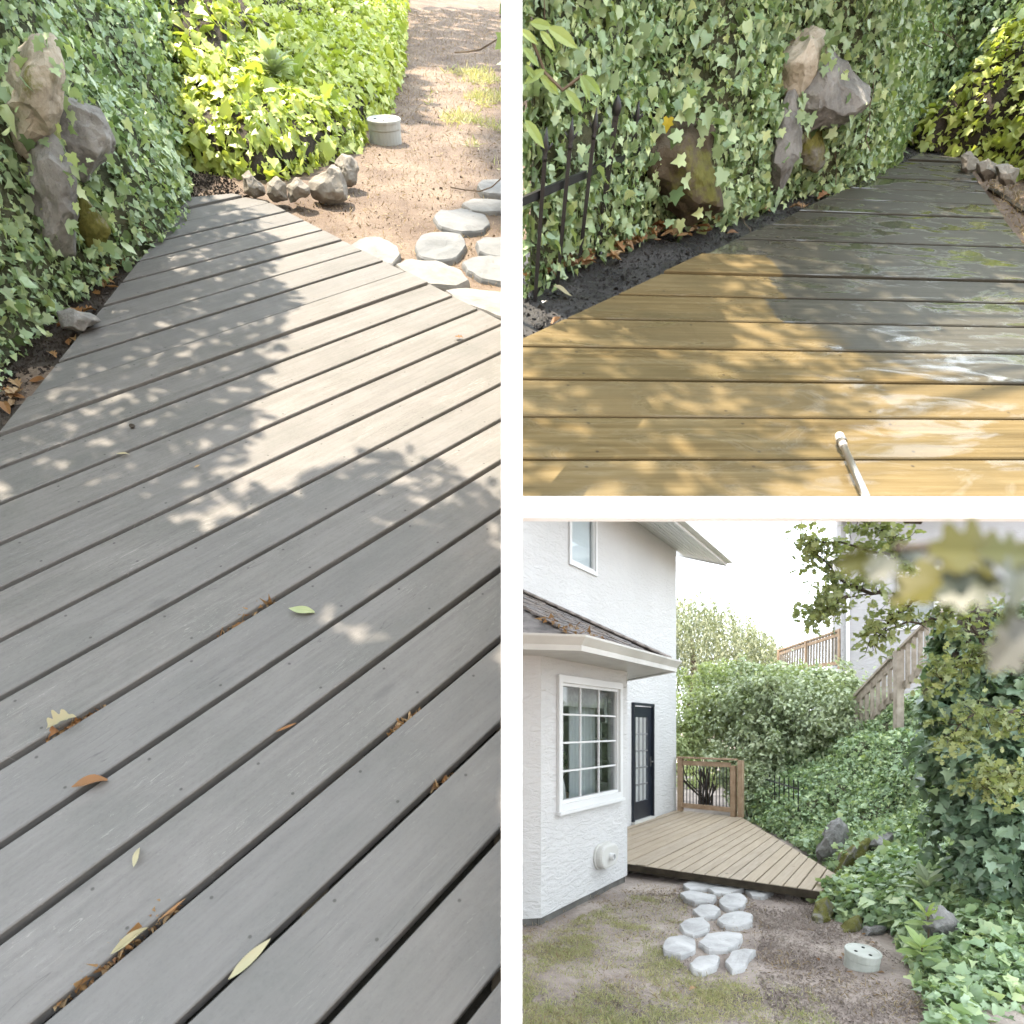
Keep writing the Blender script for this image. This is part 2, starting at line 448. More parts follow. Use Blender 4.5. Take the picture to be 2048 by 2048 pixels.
M['flag_blue'] = rock_mat('blue_flagstone', [(0.17, 0.18, 0.188), (0.26, 0.272, 0.28), (0.34, 0.35, 0.355)], 0.0, 0.35, 0.35)
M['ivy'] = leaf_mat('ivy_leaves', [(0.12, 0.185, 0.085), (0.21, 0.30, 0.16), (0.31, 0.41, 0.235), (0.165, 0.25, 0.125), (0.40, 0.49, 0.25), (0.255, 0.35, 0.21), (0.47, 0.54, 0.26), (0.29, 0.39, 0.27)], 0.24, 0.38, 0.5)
M['ivy_sun_tint'] = leaf_mat('sun_tinted_ivy_leaves', [(0.242, 0.303, 0.067), (0.339, 0.402, 0.089), (0.428, 0.474, 0.117), (0.277, 0.349, 0.089), (0.500, 0.518, 0.152)], 0.3, 0.4, 0.5)  # lighter, yellower ivy copy: sun on the blades put into the colour
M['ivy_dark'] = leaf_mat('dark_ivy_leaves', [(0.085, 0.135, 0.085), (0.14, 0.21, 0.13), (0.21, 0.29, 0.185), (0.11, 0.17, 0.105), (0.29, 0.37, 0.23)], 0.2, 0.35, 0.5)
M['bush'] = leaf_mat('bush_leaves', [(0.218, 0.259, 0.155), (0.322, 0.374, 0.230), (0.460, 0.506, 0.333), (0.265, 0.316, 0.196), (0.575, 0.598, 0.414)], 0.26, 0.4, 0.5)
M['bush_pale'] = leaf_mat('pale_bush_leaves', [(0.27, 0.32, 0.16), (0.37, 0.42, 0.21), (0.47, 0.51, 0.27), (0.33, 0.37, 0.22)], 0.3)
M['willow'] = leaf_mat('weeping_leaves', [(0.144, 0.162, 0.112), (0.202, 0.220, 0.151), (0.259, 0.274, 0.194), (0.173, 0.191, 0.133)], 0.3)
M['oak'] = leaf_mat('oak_leaves', [(0.152, 0.188, 0.076), (0.216, 0.248, 0.108), (0.296, 0.320, 0.152), (0.176, 0.216, 0.088), (0.336, 0.352, 0.136)], 0.3)
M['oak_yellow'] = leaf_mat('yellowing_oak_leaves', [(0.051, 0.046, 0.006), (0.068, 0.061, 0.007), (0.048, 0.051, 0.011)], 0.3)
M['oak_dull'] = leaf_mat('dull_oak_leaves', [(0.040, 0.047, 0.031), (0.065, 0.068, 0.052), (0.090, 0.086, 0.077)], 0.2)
M['lance'] = leaf_mat('lance_leaves', [(0.30, 0.36, 0.23), (0.40, 0.46, 0.30), (0.35, 0.41, 0.28)], 0.25)
M['lance_bright'] = leaf_mat('bright_lance_leaves', [(0.208, 0.296, 0.104), (0.264, 0.344, 0.128), (0.304, 0.368, 0.128)], 0.3)
M['dead'] = leaf_mat('dead_leaves', [(0.182, 0.084, 0.032), (0.252, 0.140, 0.059), (0.315, 0.217, 0.119), (0.140, 0.070, 0.035)], 0.2, 0.6, 0.3, (1.1, 0.9, 0.6))
M['dead_pale'] = leaf_mat('pale_dead_leaves', [(0.288, 0.252, 0.150), (0.330, 0.300, 0.192)], 0.2, 0.6, 0.3, (1, 1, 0.8))
M['leaf_green'] = leaf_mat('fallen_green_leaf', [(0.282, 0.312, 0.156), (0.300, 0.330, 0.180)], 0.2, 0.5, 0.3, (1, 1, 0.7))
M['leaf_yellow'] = leaf_mat('fallen_yellow_leaf', [(0.385, 0.294, 0.014), (0.420, 0.336, 0.028)], 0.25, 0.5, 0.3, (1, 1, 0.5))
M['bark'] = simple_mat('bark', (0.07, 0.055, 0.042), (0.17, 0.14, 0.11), 14, 0.9, 0.2, 0.6, 40, 0.02)
M['vine'] = simple_mat('vine_stem', (0.13, 0.09, 0.06), (0.26, 0.2, 0.14), 12, 0.8)
M['iron'] = simple_mat('black_iron', (0.012, 0.012, 0.014), (0.03, 0.03, 0.033), 8, 0.45, 0.5, 0.1)
M['white_paint'] = simple_mat('white_paint', (0.84, 0.84, 0.84), (0.88, 0.88, 0.88), 3, 0.6, 0.25, 0.04)
M['trim'] = simple_mat('white_vinyl_trim', (0.74, 0.74, 0.73), (0.80, 0.80, 0.79), 2, 0.4, 0.4, 0.02)
M['muntin'] = simple_mat('grey_muntin', (0.30, 0.30, 0.30), (0.36, 0.36, 0.36), 3, 0.5, 0.4, 0.03)
M['gutter'] = simple_mat('pale_gutter', (0.56, 0.55, 0.51), (0.68, 0.67, 0.63), 3, 0.45, 0.4, 0.05)
M['cap'] = simple_mat('pale_plastic_lid', (0.40, 0.42, 0.37), (0.56, 0.575, 0.52), 7, 0.6, 0.3, 0.1)
M['cap_white'] = simple_mat('whitish_cap', (0.50, 0.51, 0.47), (0.62, 0.63, 0.58), 7, 0.6, 0.3, 0.1)
M['dark_hole'] = simple_mat('dark_hole', (0.02, 0.02, 0.02), (0.03, 0.03, 0.03), 3, 0.9)
M['door'] = simple_mat('navy_door', (0.012, 0.018, 0.032), (0.02, 0.028, 0.045), 4, 0.4, 0.5, 0.03)
M['rail_wood'] = simple_mat('cedar_railing', (0.30, 0.20, 0.125), (0.44, 0.32, 0.215), 9, 0.75, 0.2, 0.2)
M['rail_grey'] = simple_mat('weathered_railing', (0.28, 0.235, 0.185), (0.44, 0.385, 0.32), 9, 0.8, 0.2, 0.2)
M['joist'] = simple_mat('dark_joist', (0.045, 0.036, 0.024), (0.10, 0.08, 0.055), 9, 0.85, 0.2, 0.3)
M['footing'] = simple_mat('concrete_footing', (0.13, 0.125, 0.115), (0.23, 0.22, 0.2), 6, 0.9, 0.2, 0.3)
M['metal'] = simple_mat('steel_tube', (0.50, 0.49, 0.47), (0.66, 0.65, 0.62), 9, 0.28, 0.5, 0.03, metal=0.9)
M['nozzle'] = simple_mat('nozzle_plastic', (0.72, 0.68, 0.60), (0.82, 0.78, 0.70), 9, 0.4, 0.5, 0.03)
M['shingle'] = simple_mat('grey_shingle', (0.13, 0.12, 0.116), (0.31, 0.285, 0.27), 9, 0.92, 0.15, 0.5, 90, 0.01)
M['shingle_brown'] = simple_mat('brown_shingle', (0.16, 0.138, 0.122), (0.34, 0.295, 0.26), 12, 0.92, 0.15, 0.5, 90, 0.01)
M['room'] = simple_mat('room_wall', (0.70, 0.70, 0.68), (0.76, 0.76, 0.74), 2, 0.8)
M['blind'] = simple_mat('pale_blind', (0.70, 0.73, 0.76), (0.76, 0.79, 0.82), 3, 0.8)
M['fabric'] = simple_mat('pale_fabric', (0.38, 0.38, 0.36), (0.55, 0.55, 0.52), 20, 0.9)
M['pot'] = simple_mat('terracotta_pot', (0.30, 0.19, 0.13), (0.42, 0.30, 0.22), 9, 0.8)
M['acorn'] = simple_mat('acorn_cap', (0.05, 0.04, 0.03), (0.10, 0.08, 0.06), 9, 0.8)

def stucco_mat(name, c1, c2):
    m, nt, out = new_mat(name)
    v = objvec(nt)
    a = noise_tex(nt, mapping(nt, v, (5.5, 5.5, 17)), 1.0, 5, 0.6, 1.2)
    b = noise_tex(nt, mapping(nt, v, (40, 40, 60)), 1.0, 4, 0.6)
    stain = noise_tex(nt, mapping(nt, v, (0.9, 0.9, 0.35)), 1.0, 4, 0.55)
    c = mixc(nt, remap(nt, stain, 0.35, 0.7), c2, c1)
    sz = N(nt, 'SeparateXYZ'); nt.links.new(v, sz.inputs[0])
    h = maths(nt, 'ADD', remap(nt, a, 0.42, 0.60), maths(nt, 'MULTIPLY', b, 0.35))
    principled(nt, out, c, 0.92, 0.15, h, 0.55, 0.012)
    return m
M['stucco'] = stucco_mat('white_stucco', (0.80, 0.79, 0.775), (0.74, 0.733, 0.717))
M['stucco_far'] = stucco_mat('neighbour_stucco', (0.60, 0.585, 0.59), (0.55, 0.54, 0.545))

def glass_mat():
    m, nt, out = new_mat('window_glass')
    tr = N(nt, 'BsdfTransparent'); tr.inputs['Color'].default_value = (0.86, 0.9, 0.89, 1)
    gl = N(nt, 'BsdfGlossy'); gl.inputs['Roughness'].default_value = 0.03
    fr = N(nt, 'Fresnel'); fr.inputs['IOR'].default_value = 1.5
    ms = N(nt, 'MixShader')
    nt.links.new(maths(nt, 'ADD', maths(nt, 'MULTIPLY', fr.outputs[0], 1.1), 0.02, clamp=True), ms.inputs[0])
    nt.links.new(tr.outputs[0], ms.inputs[1]); nt.links.new(gl.outputs[0], ms.inputs[2])
    nt.links.new(ms.outputs[0], out.inputs['Surface'])
    return m
M['glass'] = glass_mat()

# ------------------------------------------------------------------ leaves
def tmpl(half, fold=0.22, droop=0.18, cy=0.38):
    pts = list(half) + [(-x, y) for x, y in reversed(half) if x > 1e-6]
    vs = [(0, cy)] + pts
    v = np.array([(x, y, fold * abs(x) - droop * y * y) for x, y in vs])
    n = len(pts)
    return v, [(0, 1 + i, 1 + (i + 1) % n) for i in range(n)]
T_IVY = tmpl([(0, 0.02), (0.22, -0.12), (0.49, 0.0), (0.36, 0.22), (0.53, 0.46), (0.27, 0.53), (0, 1.0)])
T_IVY3 = tmpl([(0, 0.0), (0.48, 0.08), (0.22, 0.42), (0, 1.0)])
T_IVYB = tmpl([(0, 0.0), (0.25, -0.08), (0.46, 0.12), (0.40, 0.36), (0.42, 0.52), (0.22, 0.68), (0, 1.0)], 0.3, 0.3)
T_OAK = tmpl([(0, 0), (0.08, 0.12), (0.25, 0.22), (0.13, 0.33), (0.34, 0.50), (0.18, 0.60), (0.29, 0.78), (0.12, 0.84), (0, 1.0)], 0.2, 0.15, 0.5)
T_OVAL = tmpl([(0, 0), (0.22, 0.25), (0.25, 0.55), (0, 1.0)], 0.25, 0.2, 0.45)
T_DIAM = (np.array([(0, 0, 0), (0.3, 0.45, 0.06), (0, 1, -0.15), (-0.3, 0.45, 0.06)]), [(0, 1, 2), (0, 2, 3)])
T_LANCE = tmpl([(0, 0), (0.10, 0.15), (0.17, 0.4), (0.14, 0.7), (0, 1.0)], 0.3, 0.22, 0.45)
T_STRIP = (np.array([(0, 0, 0), (0.09, 0.4, 0.03), (0, 1, -0.1), (-0.09, 0.4, 0.03)]), [(0, 1, 2), (0, 2, 3)])

def chaikin(h, it=2):
    h = [np.array(p, float) for p in h]
    for _ in range(it):
        o = [h[0]]
        for a, b in zip(h[:-1], h[1:]): o += [a * 0.75 + b * 0.25, a * 0.25 + b * 0.75]
        h = o + [h[-1]]
    return [tuple(p) for p in h]
T_OAKHI = tmpl(chaikin([(0, 0), (0.05, 0.10), (0.24, 0.18), (0.25, 0.28), (0.10, 0.34), (0.33, 0.44), (0.36, 0.55), (0.14, 0.60), (0.30, 0.74), (0.26, 0.84), (0.10, 0.84), (0.12, 0.96), (0, 1.0)]), 0.25, 0.2, 0.5)
T_OVALH = tmpl(chaikin([(0, 0), (0.06, 0.06), (0.21, 0.28), (0.23, 0.6), (0.09, 0.88), (0, 1.0)]), 0.15, 0.1, 0.5)
T_LANCEH = tmpl(chaikin([(0, 0), (0.05, 0.1), (0.13, 0.35), (0.12, 0.65), (0.04, 0.92), (0, 1.0)]), 0.15, 0.1, 0.5)

def rows(a):
    return a / (np.linalg.norm(a, axis=1, keepdims=True) + 1e-9)

def leaf_cloud(name, pos, nrm, tip, size, T, mat, parent=None, smooth=False):
    tv, tf = T
    z = rows(nrm); y = rows(tip - z * np.sum(tip * z, 1, keepdims=True)); x = np.cross(y, z)
    Rm = np.stack([x, y, z], 2)                       # columns
    n, k = len(pos), len(tv)
    loc_ = np.repeat(tv[None], n, 0) * np.stack([RNG.uniform(0.75, 1.2, n), np.ones(n), RNG.uniform(-0.4, 2.6, n)], 1)[:, None, :]
    loc_[..., 2] += loc_[..., 0] * loc_[..., 1] * RNG.normal(0, 0.35, n)[:, None]            # curl and twist differ from leaf to leaf
    v = np.einsum('nij,nkj->nki', Rm, loc_) * np.asarray(size)[:, None, None] + pos[:, None, :]
    f = (np.arange(n)[:, None, None] * k + np.array(tf)[None]).reshape(-1)
    nt = n * len(tf)
    me = bpy.data.meshes.new(name)
    me.vertices.add(n * k); me.vertices.foreach_set('co', v.reshape(-1).astype(np.float32))
    me.loops.add(nt * 3); me.loops.foreach_set('vertex_index', f.astype(np.int32))
    me.polygons.add(nt); me.polygons.foreach_set('loop_start', (np.arange(nt) * 3).astype(np.int32))
    me.materials.append(mat); me.update(calc_edges=True)
    o = bpy.data.objects.new(name, me); COL.objects.link(o)
    if parent: adopt(o, parent)
    return stuff(o)

_leafmesh = {}
def leaf_children(name, pos, nrm, tip, size, T, mat, parent):
    """single large leaves, one object each, sharing a mesh"""
    key = (id(T), mat.name)
    if key not in _leafmesh:
        me = bpy.data.meshes.new(name); me.from_pydata([tuple(v) for v in T[0]], [], T[1]); me.materials.append(mat)
        _leafmesh[key] = me
    inv = wmat(parent).inverted()
    for p, z, t, s in zip(pos, rows(nrm), tip, size):
        y = nrmz(t - z * (t @ z)); x = np.cross(y, z)
        o = bpy.data.objects.new(name, _leafmesh[key])
        o.matrix_basis = Matrix([[x[i] * s, y[i] * s, z[i] * s, p[i]] for i in range(3)] + [[0, 0, 0, 1]])
        COL.objects.link(o); o.parent = parent; o.matrix_parent_inverse = inv

def rnd3(n):
    return RNG.normal(size=(n, 3))

def fbm(p, sc, oct=3):
    return noise.fractal(Vector(p) * sc, 1.0, 2.0, oct)

def sample_grid(G, n):
    """area weighted samples of a (a,b,3) grid; normals face the camera side"""
    A, B, C, D = G[:-1, :-1], G[1:, :-1], G[1:, 1:], G[:-1, 1:]
    T = np.concatenate([np.stack([A, B, C], 2).reshape(-1, 3, 3), np.stack([A, C, D], 2).reshape(-1, 3, 3)])
    cr = np.cross(T[:, 1] - T[:, 0], T[:, 2] - T[:, 0]); ar = np.linalg.norm(cr, axis=1)
    i = RNG.choice(len(T), n, p=ar / ar.sum())
    r = RNG.random((n, 2)); fl = r.sum(1) > 1; r[fl] = 1 - r[fl]
    t = T[i]
    p = t[:, 0] + (t[:, 1] - t[:, 0]) * r[:, :1] + (t[:, 2] - t[:, 0]) * r[:, 1:]
    nn = rows(cr[i]); s = np.sign(np.sum(nn * -p, 1)); s[s == 0] = 1
    return p, nn * s[:, None]

def grid_mesh(name, G, mat, smooth=True):
    a, b = G.shape[:2]
    f = [(i * b + j, (i + 1) * b + j, (i + 1) * b + j + 1, i * b + j + 1) for i in range(a - 1) for j in range(b - 1)]
    return mesh_obj(name, G.reshape(-1, 3), f, mat, smooth)

def resample(pts, n):
    pts = np.asarray(pts, float)
    d = np.r_[0, np.cumsum(np.linalg.norm(np.diff(pts, axis=0), axis=1))]
    t = np.linspace(0, d[-1], n)
    return np.stack([np.interp(t, d, pts[:, k]) for k in range(pts.shape[1])], 1)

def bank_grid(plot, foot_px, prof, side=1, nt=60, rough=0.12, scale=None, base=0.0, seed=0, xmin=None, xmax=None):
    """swept bank: foot line on the terrace, profile (outward, up) rising away from it"""
    uv = resample([plot.uv(x, y, base) for x, y in foot_px], nt)
    tg = np.gradient(uv, axis=0); tg /= np.linalg.norm(tg, axis=1, keepdims=True)
    for _ in range(6): tg[1:-1] = (tg[:-2] + tg[1:-1] + tg[2:]) / 3
    tg /= np.linalg.norm(tg, axis=1, keepdims=True)
    out = np.stack([-tg[:, 1], tg[:, 0]], 1) * side
    pr = resample(prof, 26)
    G = np.zeros((nt, 26, 3))
    for i in range(nt):
        sc = 1.0 if scale is None else np.interp(i / (nt - 1), [k for k, _ in scale], [s for _, s in scale])
        for j in range(26):
            q = plot.W(*(uv[i] + out[i] * pr[j, 0]), base + pr[j, 1] * sc)
            a = fbm(q + seed, 1.3) * rough * min(1, j / 5)
            G[i, j] = q + plot.n * a - (plot.u * out[i, 0] + plot.v * out[i, 1]) * a * 0.8
    if xmin is not None: G[..., 0] = np.maximum(G[..., 0], xmin)
    if xmax is not None: G[..., 0] = np.minimum(G[..., 0], xmax)
    return G

CLEAR = []                                             # bare rock faces and fence bars where the ivy has not taken hold
def thin(P_, *rest):
    px = P_[:, 0] / P_[:, 1] * F + CX; py = CY - P_[:, 2] / P_[:, 1] * F
    keep = np.ones(len(P_), bool)
    for poly, prob in CLEAR:
        a = np.array(poly); x0, y0 = a.min(0); x1, y1 = a.max(0)
        for i in np.where((px > x0) & (px < x1) & (py > y0) & (py < y1))[0]:
            if keep[i] and inside(poly, px[i], py[i]) and RNG.random() < prob: keep[i] = False
    return [P_[keep]] + [np.asarray(r)[keep] for r in rest]
def bank_front(G, outline):
    """nearest point of a bank behind an outline: where a boulder breaks through it"""
    p = G.reshape(-1, 3); px = p[:, 0] / p[:, 1] * F + CX; py = CY - p[:, 2] / p[:, 1] * F
    best = None
    for i in range(len(p)):
        if inside(outline, px[i], py[i]) and (best is None or p[i, 1] < best): best = p[i, 1]
    c = np.mean(np.array(outline), 0)
    if best is None:
        i = np.argmin((px - c[0]) ** 2 + (py - c[1]) ** 2); best = p[i, 1]
    return c, best
def inside(poly, x, y):
    c = False; n = len(poly)
    for i in range(n):
        (x1, y1), (x2, y2) = poly[i], poly[i - 1]
        if (y1 > y) != (y2 > y) and x < (x2 - x1) * (y - y1) / (y2 - y1) + x1: c = not c
    return c
def ivy_on(G, up, n, name, mat, parent, size=(0.05, 0.085), T=T_IVY, big=0, proud=0.06, spread=0.6):
    def mk(m, s0, s1, pr):
        p, nn = sample_grid(G, m)
        z = rows(nn * 0.75 + up * 0.35 + rnd3(m) * spread)
        t = rows(-up * 0.8 + nn * 0.25 + rnd3(m) * 0.75)
        return p + nn * (RNG.random((m, 1)) ** 1.5 * pr), z, t, RNG.uniform(s0, s1, m) * RNG.uniform(0.65, 1.15, m)
    for Tk, share, k0, k1 in ((T, 0.55, 0.8, 1.1), (T_IVYB, 0.25, 0.9, 1.5), (T_IVY3, 0.20, 0.55, 0.9)):
        leaf_cloud('foliage', *thin(*mk(int(n * share), size[0] * k0, size[1] * k1, proud)), Tk, mat, parent)
    if big:
        leaf_children('leaf', *thin(*mk(big, size[1] * 0.9, size[1] * 1.7, proud * 1.2)), T_IVY, mat, parent)

def vines(G, up, n, parent, mat=None, length=0.5, r=0.003):
    mb = MB()
    p, nn = sample_grid(G, n)
    for q, m in zip(p, nn):
        pts = []; c = q + m * 0.03; d = nrmz(-up + RNG.normal(size=3) * 0.5)
        for k in range(7):
            pts.append(c.copy()); c = c + d * length / 6 + m * RNG.normal() * 0.01; d = nrmz(d + RNG.normal(size=3) * 0.3)
        mb.tube(pts, r, 4)
    return stuff(mb.build('stem', mat or M['vine'], parent))

def blob_leaves(name, blobs, n, size, T, mat, parent, up=np.array([0, 0, 1.0]), shell=0.45, droop=0.3):
    """leaf clumps spread through several ellipsoids (centre, radii)"""
    vol = np.array([r[0] * r[1] + r[0] * r[2] + r[1] * r[2] for _, r in blobs]); cnt = (n * vol / vol.sum()).astype(int)
    P, D = [], []
    for (c, r), k in zip(blobs, cnt):
        nc = max(8, k // 22)                              # sub-clumps give light and dark masses
        dc = rows(rnd3(nc)); rc = (shell + (1 - shell) * RNG.random((nc, 1)) ** 0.5)
        cc = dc * rc * np.asarray(r) * RNG.uniform(0.8, 1.12, (nc, 1))
        idx = RNG.integers(0, nc, k)
        off = rnd3(k) * np.asarray(r) * 0.13
        P.append(np.asarray(c) + cc[idx] + off); D.append(rows(dc[idx] + off / np.asarray(r) * 2))
    P, D = np.concatenate(P), np.concatenate(D); m = len(P)
    z = rows(D * 0.5 + up * 0.6 + rnd3(m) * 0.55); t = rows(D * 0.6 - up * droop + rnd3(m) * 0.6)
    return leaf_cloud(name, P, z, t, RNG.uniform(size[0], size[1], m), T, mat, parent)

def grow(mb, p, d, length, r, depth, ends, bend=0.25, kids=3, up=None):
    pts, rad = [p], [r]; c = np.array(p, float); dd = nrmz(d)
    for k in range(5):
        c = c + dd * length / 5; dd = nrmz(dd + RNG.normal(size=3) * bend * 0.5 + (0 if up is None else up * 0.08))
        pts.append(c.copy()); rad.append(r * (1 - 0.12 * (k + 1)))
    mb.tube(pts, rad, 6 if depth > 1 else 4)
    ends += pts[2:]
    if depth > 1:
        for k in range(kids):
            i = random.randint(2, 5)
            grow(mb, pts[i], nrmz(dd + RNG.normal(size=3) * 0.75), length * random.uniform(0.5, 0.75), rad[i] * 0.6, depth - 1, ends, bend, kids, up)

def shrink(ol, k):
    c = np.mean(np.array(ol), 0); return [tuple(c + (np.array(p) - c) * k) for p in ol]
def rock(name, plot, foot, outline, mat, label, cat='rock', thick=0.2, lean=0.2, push=0.0, rough=0.05, group=None, seed=0, parent=None, grow_=1.28, sink=0.0):
    """boulder: outline as seen, on an upright plane through its foot, bulged to the front and closed behind"""
    outline = shrink(outline, grow_)
    fp = plot.P(*foot) if len(foot) == 2 else ray(foot[0], foot[1]) * foot[2]
    o = resample([plot.stand(fp, x, y, lean, push) for x, y in outline + outline[:1]], 49)[:-1]
    c = o.mean(0); vd = nrmz(c); ext = np.linalg.norm(o.max(0) - o.min(0))
    ax = nrmz(np.cross(vd, plot.n)); ay = np.cross(ax, vd)
    th = np.arctan2((o - c) @ ay, (o - c) @ ax); R_ = np.hypot((o - c) @ ay, (o - c) @ ax); k_ = np.argsort(th); th, R_ = th[k_], R_[k_]
    dpt = (o - c) @ vd; dpt = dpt[k_]                    # the outline leans back with its plane
    rs = np.random.default_rng(seed + 5)
    bm = bmesh.new(); bmesh.ops.create_icosphere(bm, subdivisions=5, radius=1.0)
    P_ = np.array([v.co for v in bm.verts])
    pl = rows(rs.normal(size=(15, 3)) + [0, 0, 0.35]); pd_ = rs.uniform(0.66, 0.93, 15)
    for nn_, dd in zip(pl, pd_):                         # cleave flat facets off the lump
        ex = P_ @ nn_ - dd; P_ = P_ - np.maximum(ex, 0)[:, None] * nn_ * 0.97
    sc_ = np.linalg.norm(P_[:, :2], axis=1).max(); P_[:, :2] /= sc_
    an = np.arctan2(P_[:, 1], P_[:, 0]); rr2_ = np.hypot(P_[:, 0], P_[:, 1])
    Ri = np.interp(an, th, R_, period=2 * math.pi); di = np.interp(an, th, dpt, period=2 * math.pi)
    Wp = c + (ax * np.cos(an)[:, None] + ay * np.sin(an)[:, None]) * (Ri * rr2_ * 1.04)[:, None] + vd * (di * rr2_)[:, None] - vd * (P_[:, 2] * thick * 1.25)[:, None]
    nrm_ = rows(Wp - c)
    for v, p, nn_ in zip(bm.verts, Wp, nrm_):
        a = fbm(p + seed * 3.1, 2.6 / max(ext, 0.15), 4) * rough * 0.9 * ext + noise.ridged_multi_fractal(Vector(p) * (6 / max(ext, 0.2)), 1.0, 2.0, 3, 1.0, 2.0) * rough * 0.14 * ext
        v.co = p + nn_ * a - plot.n * sink * ext
    bmesh.ops.recalc_face_normals(bm, faces=bm.faces)
    me = bpy.data.meshes.new(name); bm.to_mesh(me); bm.free(); me.materials.append(mat)
    ob = bpy.data.objects.new(name, me); COL.objects.link(ob)
    if parent: adopt(ob, parent)
    elif label: tag(ob, label, cat, group)
    return ob

def flagstone(plot, outline, label, mat, w=0.0, thick=0.05, seed=0, group=None):
    pts = [plot.loc(plot.P(x, y, w))[:2] for x, y in outline]
    pts = resample(pts + pts[:1], 27)[:-1]; c = pts.mean(0); n = len(pts)
    rs = np.random.default_rng(seed)
    pts = c + (pts - c) * (1 + rs.normal(size=(n, 1)) * 0.018)
    V, Fc = [], []
    for k, (s, z) in enumerate(((1.03, -thick), (1.0, -0.012), (0.965, 0.0), (0.6, 0.004), (0.25, 0.006))):
        for q in pts:
            r = c + (q - c) * s; p = plot.W(r[0], r[1], w + z)
            V.append(p + plot.n * (fbm(p + seed, 6) * 0.010 if k > 1 else 0))
    for k in range(4):
        for i in range(n):
            j = (i + 1) % n; Fc.append((k * n + i, k * n + j, (k + 1) * n + j, (k + 1) * n + i))
    Fc.append(tuple(4 * n + i for i in range(n)))
    o = mesh_obj('flagstone', V, Fc, mat)
    return tag(o, label, 'flagstone', group)

def clip_poly(poly, axis_fn, lim, keep_less):
    out = []
    for i, p in enumerate(poly):
        q = poly[(i + 1) % len(poly)]
        a, b = axis_fn(p) - lim, axis_fn(q) - lim
        if keep_less: a, b = -a, -b
        if a >= 0: out.append(p)
        if (a >= 0) != (b >= 0):
            t = a / (a - b); out.append(p + (q - p) * t)
    return out

def deck(plot, poly, krange, gap, mat, parent, thick=0.035, jit=0.002, wash=None):
    """planks cut from the fitted line family of the photograph, clipped to the deck outline"""
    al = np.cross(plot.n, plot.e)
    if al[0] < 0: al = -al
    poly3 = [np.asarray(p, float) for p in poly]
    w = abs(plot.dw); g = gap * w
    rs = np.random.default_rng(3)
    made = []
    for k in range(*krange):
        a = plot.c0 + k * plot.dw; b = a + plot.dw; lo, hi = min(a, b) + g / 2, max(a, b) - g / 2
        f = lambda p: p @ plot.e
        pl = clip_poly(poly3, f, lo, False)
        if len(pl) > 2: pl = clip_poly(pl, f, hi, True)
        if len(pl) < 3: continue
        xs = [p @ al for p in pl]
        if max(xs) - min(xs) < 0.04: continue
        x0 = min(xs); yc = (lo + hi) / 2
        org = al * x0 + plot.e * yc - plot.n * plot.h
        yax = np.cross(plot.n, al)
        L2 = [((p - org) @ al, (p - org) @ yax) for p in pl]
        dz = rs.normal() * jit
        bm = bmesh.new()
        top = [bm.verts.new((x, y, dz)) for x, y in L2]
        try: fc = bm.faces.new(top)
        except ValueError: bm.free(); continue
        r = bmesh.ops.extrude_face_region(bm, geom=[fc])
        bmesh.ops.translate(bm, verts=[v for v in r['geom'] if isinstance(v, bmesh.types.BMVert)], vec=(0, 0, -thick))
        bmesh.ops.recalc_face_normals(bm, faces=bm.faces)
        te = [e for e in bm.edges if all(abs(v.co.z - dz) < 1e-6 for v in e.verts)]
        bmesh.ops.bevel(bm, geom=te, offset=0.003, segments=1, affect='EDGES')
        me = bpy.data.meshes.new('plank'); bm.to_mesh(me); bm.free(); me.materials.append(mat)
        o = bpy.data.objects.new('plank', me)
        o.matrix_basis = Matrix([[al[i], yax[i], plot.n[i], org[i]] for i in range(3)] + [[0, 0, 0, 1]])
        COL.objects.link(o); adopt(o, parent)
        if wash is not None:
            ed, sf = wash(k)
            o['wash_edge'] = float(ed - x0 if abs(ed) < 50 else ed)
            o['wash_soft'] = float(sf)
        made.append(o)
    return made

Q = 2048 / 1932.0                                      # measurements taken on a 1932 px view
def q(*pts):
    return [(x * Q, y * Q) for x, y in pts]

# ================================================================== SETTING: yard, two terraces on the slope above it
def sheet(plot, corners_uv, w, mat, name, nu=60, nv=60, amp=0.012, sc=2.5, rise=None):
    (a, b, c, d) = [np.asarray(x, float) for x in corners_uv]
    G = np.zeros((nu, nv, 3))
    for i in range(nu):
        s = i / (nu - 1)
        for j in range(nv):
            t = (j / (nv - 1)) ** 1.6
            r = (a * (1 - s) + b * s) * (1 - t) + (d * (1 - s) + c * s) * t
            up_ = 0 if rise is None else max(0, r[1] - rise[0]) * rise[1]      # the slope steepens at its head
            p = plot.W(r[0], r[1], w + up_)
            G[i, j] = p + plot.n * fbm(p, sc) * amp
    return struct(grid_mesh(name, G, mat))

U0L = -LEFT.O[0] / LEFT.u[0]; U0T = -TOPR.O[0] / TOPR.u[0]
VL0 = (-1.82 - LEFT.O[2]) / LEFT.v[2] - 0.05
sheet(LEFT, [(-5.5, VL0), (U0L - 0.004, VL0), (U0L - 0.004, 25), (-9.5, 25)], -0.05, M['soil_dry'], 'hillside', 70, 90, 0.014)
f0, f1 = TOPR.uv(1024, 1003), TOPR.uv(2500, 1003)
f0[0] = U0T + 0.004
sheet(TOPR, [f0 + [0, 0.3], f1 + [1.3, 0.3], (f1[0] + 2.0, 6.3), (f0[0], 6.3)], -0.05, M['soil_dry'], 'hillside', 70, 90, 0.012, rise=(5.65, 0.9))
